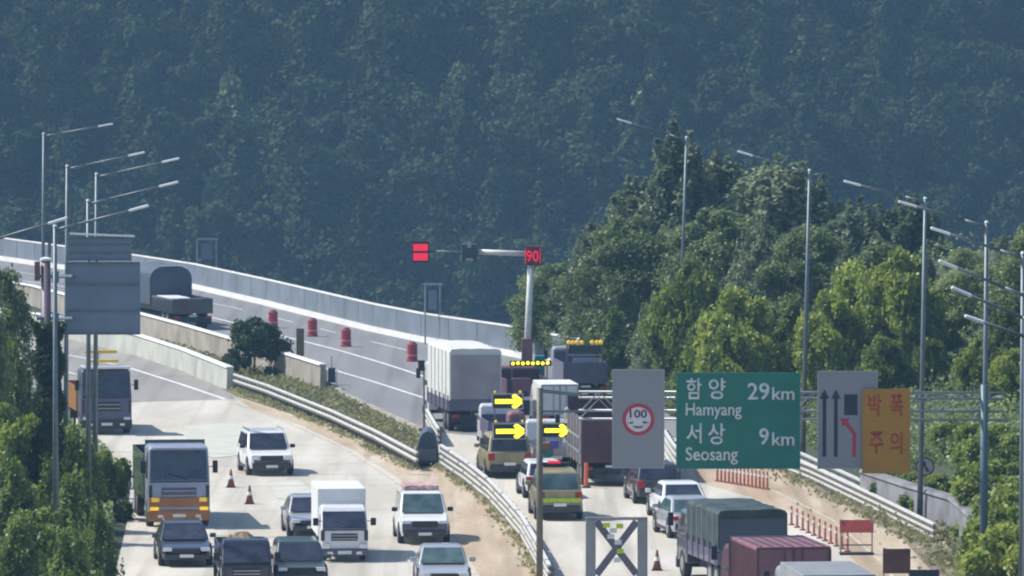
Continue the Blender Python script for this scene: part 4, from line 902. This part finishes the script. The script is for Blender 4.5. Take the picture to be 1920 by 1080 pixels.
def variant(key, h, w, n, kind, size, m, z0=.25, lobes=26, cnt=3):
    out = []
    for k in range(cnt):
        C, d = crown_points(h, w, n, kind, z0, lobes); out.append((quadmesh("crown", leaves(C, size, d, 1.25), LEAF[m]), trunk_mesh(h, h * .018 + .04)))
    TV[key] = out
variant("tall", 10, 6.4, 32000, "feather", .14, "blue", .08, 90)
variant("cone", 10, 6.2, 30000, "cone", .14, "blue", .05, 90)
variant("mid", 8, 6.0, 34000, "round", .14, "mid", .05, 90)
variant("bright", 4, 4.4, 22000, "round", .14, "bright", .02, 60)
variant("shrub", 2.6, 3.0, 11000, "round", .12, "bright", .0, 40)
variant("warmtree", 8, 6.2, 34000, "feather", .14, "warm", .03, 90)
variant("greenshrub", 3.0, 3.2, 13000, "feather", .12, "warm", .0, 40)
variant("darkshrub", 3.0, 3.2, 13000, "round", .12, "dark", .0, 40)
def plant(name, key, x, y, h, label, cat="tree", group=None, wide=1.0, base=None, i=None):
    z = float(H(x, y)) if base is None else base
    k = random.randrange(len(TV[key])) if i is None else i; crown, trunk = TV[key][k]
    t = thing(name, label, cat, (x, y, z), random.uniform(0, 6.28), group)
    h0 = {"tall": 10, "cone": 10, "mid": 8, "warmtree": 8, "bright": 4, "shrub": 2.6, "darkshrub": 3.0, "greenshrub": 3.0}[key]; s_ = h / h0
    t.scale = (s_ * wide, s_ * wide, s_)
    c = bpy.data.objects.new("crown", crown); link(c, t); b = bpy.data.objects.new("trunk" if cat == "tree" else "stem", trunk); link(b, t); return t
def plant_px(name, key, px, top, s_, label, cat="tree", group=None, wide=1.0, minh=1.5):
    x, y = (px - 960) / s_, FPX / s_; z = float(H(x, y)); zt = zs(top, s_) - (.9 if key in ('tall', 'cone', 'warmtree') else 0); return plant(name, key, x, y, max(minh, zt - z), label, cat, group, wide)
ordn = ["first", "second", "third", "fourth", "fifth", "sixth", "seventh", "eighth", "ninth", "tenth", "eleventh", "twelfth", "thirteenth", "fourteenth", "fifteenth", "sixteenth"]
g = "trees on the right hand embankment"
rows = [
 ("back", "tall slender blue green tree in the back row, %s from the left", [("tall", 1075, 470, 33), ("tall", 1130, 400, 33), ("tall", 1195, 330, 33), ("cone", 1268, 240, 33.5), ("tall", 1335, 282, 33), ("tall", 1385, 325, 33), ("tall", 1462, 292, 33.5), ("tall", 1530, 345, 33.5), ("tall", 1600, 380, 34), ("tall", 1660, 385, 34), ("tall", 1700, 362, 34), ("tall", 1760, 430, 35), ("cone", 1808, 462, 35), ("tall", 1925, 385, 38), ("tall", 1985, 400, 40), ("tall", 1880, 455, 37)]),
 ("middle", "leafy grey green tree in the middle row, %s from the left", [("mid", 1040, 500, 34.5), ("tall", 1110, 470, 35), ("mid", 1180, 415, 35.5), ("tall", 1262, 395, 35.5), ("mid", 1345, 400, 36), ("tall", 1430, 395, 36.5), ("mid", 1510, 430, 37), ("tall", 1590, 440, 37.5), ("mid", 1660, 460, 38), ("tall", 1735, 455, 39), ("mid", 1815, 470, 40), ("tall", 1900, 440, 41), ("mid", 1960, 430, 42)]),
 ("front", "low broad green tree in the front row above the signs, %s from the left", [("warmtree", 1150, 560, 37), ("tall", 1230, 535, 38), ("warmtree", 1310, 530, 38.5), ("tall", 1400, 515, 39.5), ("warmtree", 1480, 540, 40), ("warmtree", 1570, 560, 41), ("warmtree", 1690, 560, 40), ("warmtree", 1790, 585, 41), ("warmtree", 1890, 545, 43), ("warmtree", 1350, 580, 39), ("warmtree", 1445, 575, 40), ("warmtree", 1640, 570, 41)])]
for rname, lab, L in rows:
    for k, (key, px, top, s_) in enumerate(sorted(L, key=lambda q: q[1])):
        plant_px("broadleaf_tree", key, px, top, s_, lab % ordn[k], "tree", g, random.uniform(1.0, 1.3) * (1.15 if rname == "back" else 1.0))
g2 = "yellow green bushes on the right embankment"
for k, (px, top, s_, wd) in enumerate([(1300, 500, 39, .5), (1385, 555, 40.5, .7), (1370, 625, 41.5, .6), (1610, 505, 40.5, .7), (1690, 480, 41, .6), (1560, 560, 41, .6), (1650, 640, 42, .7), (1740, 640, 42, .6), (1835, 640, 43, .6), (1900, 660, 44, .7)]):
    plant_px("bright_bush", "bright", px, top, s_, "yellow green bush among the right hand trees, %s from the left" % ordn[[0, 2, 1, 4, 6, 3, 5, 7, 8, 9][k]], "bush", g2, wd, 2.5)
g3 = "vine covered bushes beside the right verge"
for k, (px, top, s_) in enumerate(sorted([(1652, 905, 46.2), (1682, 912, 47.2), (1712, 900, 47.5), (1738, 925, 48.2), (1762, 895, 48), (1790, 815, 45), (1830, 800, 46), (1875, 800, 47), (1920, 815, 48.4), (1868, 870, 50), (1915, 905, 52), (1890, 960, 55), (1935, 985, 57)])):
    plant_px("vine_bush", "shrub", px, top, s_, "lime green bush by the right verge, %s from the left" % ordn[k], "bush", g3, 1.0, 1.6)
g4 = "trees at the left edge"
for k, (key, px, top, s_, wd, lab) in enumerate([("mid", -8, 505, 45, .5, "leafy tree at the left edge whose top reaches the noise wall"), ("mid", -45, 560, 47, .5, "leafy tree cut by the left edge below the noise wall"), ("greenshrub", 22, 690, 46, .45, "leafy bush left of the vine covered column"), ("bright", 0, 770, 49, .55, "yellow green bush at the left edge under the leafy tree"),
    ("shrub", 60, 790, 50, .6, "small yellow green bush at the foot of the vine column"), ("bright", 138, 812, 49, .55, "yellow green bush between the vine column and lamp pole"), ("shrub", 198, 850, 48, .6, "low yellow green bush left of the dump truck"),
    ("greenshrub", 20, 900, 53, .8, "green bush low at the left edge"), ("greenshrub", 130, 925, 53, .75, "green bush left of the dump truck's front wheels"), ("shrub", 80, 960, 55, .8, "mottled green bush at the lower left"), ("greenshrub", 185, 985, 54, .7, "leafy bush beside the road at the lower left"), ("greenshrub", 30, 1010, 57, .9, "leafy bush at the bottom left corner"), ("greenshrub", 130, 1035, 58, .9, "green bush at the bottom left, right of the corner")]):
    plant_px("roadside_tree" if key == "mid" else "roadside_bush", key, px, top, s_, lab, "tree" if key == "mid" else "bush", g4, wd, 1.3)
# round bush in the median, vines on the column
p = P(476, 706); plant("median_bush", "darkshrub", p.x, p.y, 3.0, "round dark bush standing in the median between the barriers", "bush", None, .95, 0)
mbv = (90 - 960) / SL
C = []
for k in range(7500):
    z = rng.uniform(.0, 8.3); r = .26 + .22 * math.sin(z * 2.1) ** 2 + rng.uniform(0, .16) + (.35 if z < 1.5 else 0); a = rng.uniform(0, 6.28)
    C.append((r * math.cos(a), r * math.sin(a), z))
me = quadmesh("vine", leaves(np.array(C), .16), LEAF["dark"]); o = bpy.data.objects.new("column_vine", me); link(o); o.location = (mbv, D, 0); tag(o, "dark leafy vine climbing the column of the large sign", "vine")
# ground cover
def cover(name, fn, n, size, m, label, zr=.5, up=.6):
    pts = []
    while len(pts) < n:
        q = fn()
        if q is not None: pts.append(q)
    A = np.array(pts); z = H(A[:, 0], A[:, 1]); C = np.stack([A[:, 0], A[:, 1], z + .05 + rng.uniform(0, 1, n) ** 1.5 * zr * (A[:, 2] if A.shape[1] > 2 else 1)], 1)
    o = bpy.data.objects.new(name, quadmesh(name, leaves(C, size, None, 1, up), LEAF[m])); link(o); return tag(o, label, None, None, "stuff")
def right_pt():
    y = rng.uniform(225, 400); x = np.interp(y, ry_, rx_) + (4.6 if y < 300 else 2.4) + abs(rng.normal()) * 7
    return (x, y)
def rail_weeds(pts, off, sp):
    W = [P(*p) for p in pts]
    def fn():
        k = rng.integers(len(W) - 1); a, b = W[k], W[k + 1]; t_ = rng.uniform(); d = (b - a).normalized(); o_ = off + rng.normal() * sp
        if math.sin((a.y + (b.y - a.y) * t_) * 1.7) + math.sin((a.y + (b.y - a.y) * t_) * .63) < rng.uniform(-1.6, 1): return None
        return (a.x + (b.x - a.x) * t_ - d.y * o_, a.y + (b.y - a.y) * t_ + d.x * o_)
    return fn
cover("rail_weeds", rail_weeds([(438, 731), (620, 801), (782, 884)], -.15, .16), 1500, .11, "grass", "dry weeds along the foot of the median rail", .22)
cover("rail_weeds", rail_weeds([(826, 874), (915, 940), (978, 1012), (1030, 1110)], -.2, .16), 1000, .11, "grass", "dry weeds along the foot of the four rail guardrail", .2)
cover("rail_weeds", rail_weeds([(1440, 872), (1640, 962), (1752, 1018), (1850, 1120)], -.3, .35), 2600, .11, "grass", "dry weeds along the foot of the right verge rail", .25)
cover("rail_weeds", rail_weeds([(1640, 950), (1752, 1010), (1850, 1110), (1900, 1200)], 1.6, 1.2), 12000, .13, "grass", "dry brown weeds between the right rail and the wall", .5)
cover("undergrowth", right_pt, 90000, .15, "mid", "mixed weeds and vines covering the right embankment", 1.1)
def left_pt():
    y = rng.uniform(225, 380); x = np.interp(y, ly_, lx_) - .5 - abs(rng.normal()) * 4; return (x, y)
cover("undergrowth", left_pt, 60000, .15, "mid", "mixed weeds and vines covering the left verge", .9)
mpoly = [P(*p) for p in [(300, 640), (430, 668), (600, 712), (642, 745), (780, 812), (800, 845), (775, 864), (620, 795), (440, 737), (380, 700)]]
def inpoly(x, y):
    c = False; n = len(mpoly)
    for i in range(n):
        a, b = mpoly[i], mpoly[i - 1]
        if (a.y > y) != (b.y > y) and x < (b.x - a.x) * (y - a.y) / (b.y - a.y) + a.x: c = not c
    return c
mx0, mx1 = min(p.x for p in mpoly), max(p.x for p in mpoly); my0, my1 = min(p.y for p in mpoly), max(p.y for p in mpoly)
def med_pt():
    x, y = rng.uniform(mx0, mx1), rng.uniform(my0, my1); return (x, y) if inpoly(x, y) else None
cover("median_grass", med_pt, 15000, .13, "grass", "dry olive grass growing in the median", .25, .5)
# ------------------------------------------------------------------ forest on the far hill
def forest():
    allV = []; n = 0; base = []
    for k in range(10):
        kind = ("round", "round", "feather", "round", "cone")[k % 5]; h, w = (8, 9.5) if kind == "round" else (10.5, 7.5)
        C, d = crown_points(h, w, 2400, kind, .05, 18); base.append((C, d))
    ys = np.arange(800, 1075, 6.8); T = []
    for y in ys:
        half = (y * 960 / FPX) * 1.25 + 6
        for x in np.arange(-half + rng.uniform(0, 6.9), half, 6.9): T.append((x + rng.uniform(-3.4, 3.4), y + rng.uniform(-3, 3)))
    for (x, y) in T:
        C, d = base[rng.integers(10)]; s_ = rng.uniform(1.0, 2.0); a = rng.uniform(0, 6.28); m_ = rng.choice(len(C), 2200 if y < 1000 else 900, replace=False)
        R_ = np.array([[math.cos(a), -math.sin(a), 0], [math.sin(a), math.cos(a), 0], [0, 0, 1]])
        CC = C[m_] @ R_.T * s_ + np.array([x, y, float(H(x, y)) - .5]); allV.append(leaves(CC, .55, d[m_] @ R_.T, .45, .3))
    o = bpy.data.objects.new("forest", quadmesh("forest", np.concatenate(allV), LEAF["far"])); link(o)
    tag(o, "dense hazy forest covering the far hillside", None, None, "stuff")
forest()
# a few crowns stand out from the wood
variant("fartree", 13, 10, 4200, "feather", .55, "mid", .05, 30, 2); 
def far_tree(px, py, h, lab):
    # walk along the sight line until it meets the slope
    s_ = None
    for y in np.arange(860, 1100, 2.0):
        x = (px - 960) / FPX * y; zl = HC - (py - YH) * y / FPX
        if H(x, y) + h * .5 >= zl: break
    crown, trunk = TV["fartree"][random.randrange(2)]
    t = thing("hillside_tree", lab, "tree", (x, y - 3, float(H(x, y - 3))), random.uniform(0, 6), "paler crowns standing out on the hillside"); k = h / 13; t.scale = (k * .85, k * .85, k)
    link(bpy.data.objects.new("crown", crown), t); link(bpy.data.objects.new("trunk", trunk), t)
for a in [(435, 230, 14, "tall pale green crown on the hill just right of the left lamp arms"), (700, 60, 10, "pale crown high on the hill near the top centre left"), (405, 390, 11, "narrow green crown on the hill above the domed truck"), (930, 400, 11, "rounded crown on the hill above the signal mast arm"), (270, 230, 10, "green crown on the hill behind the left lamp arms"), (860, 190, 12, "broad crown on the hill at the top centre"), (1230, 150, 11, "pale crown on the hill above the highest right lamp"), (1500, 130, 11, "pale crown on the hill above the second right lamp"), (1650, 330, 10, "dim crown on the hill between the right lamp arms")]: far_tree(*a)
# ------------------------------------------------------------------ haze
mh = bpy.data.materials.new("haze air"); mh.use_nodes = True; n = mh.node_tree; n.nodes.clear()
out = n.nodes.new("ShaderNodeOutputMaterial"); pv = n.nodes.new("ShaderNodeVolumePrincipled")
pv.inputs["Color"].default_value = (.245, .44, .68, 1); pv.inputs["Density"].default_value = .00027; pv.inputs["Anisotropy"].default_value = .0
n.links.new(pv.outputs[0], out.inputs["Volume"])
hz = obj("haze", MB().box((0, 3200, 90), (7100, 7700, 290)), mh); tag(hz, "thin blue air haze over the valley", None, None, "stuff")
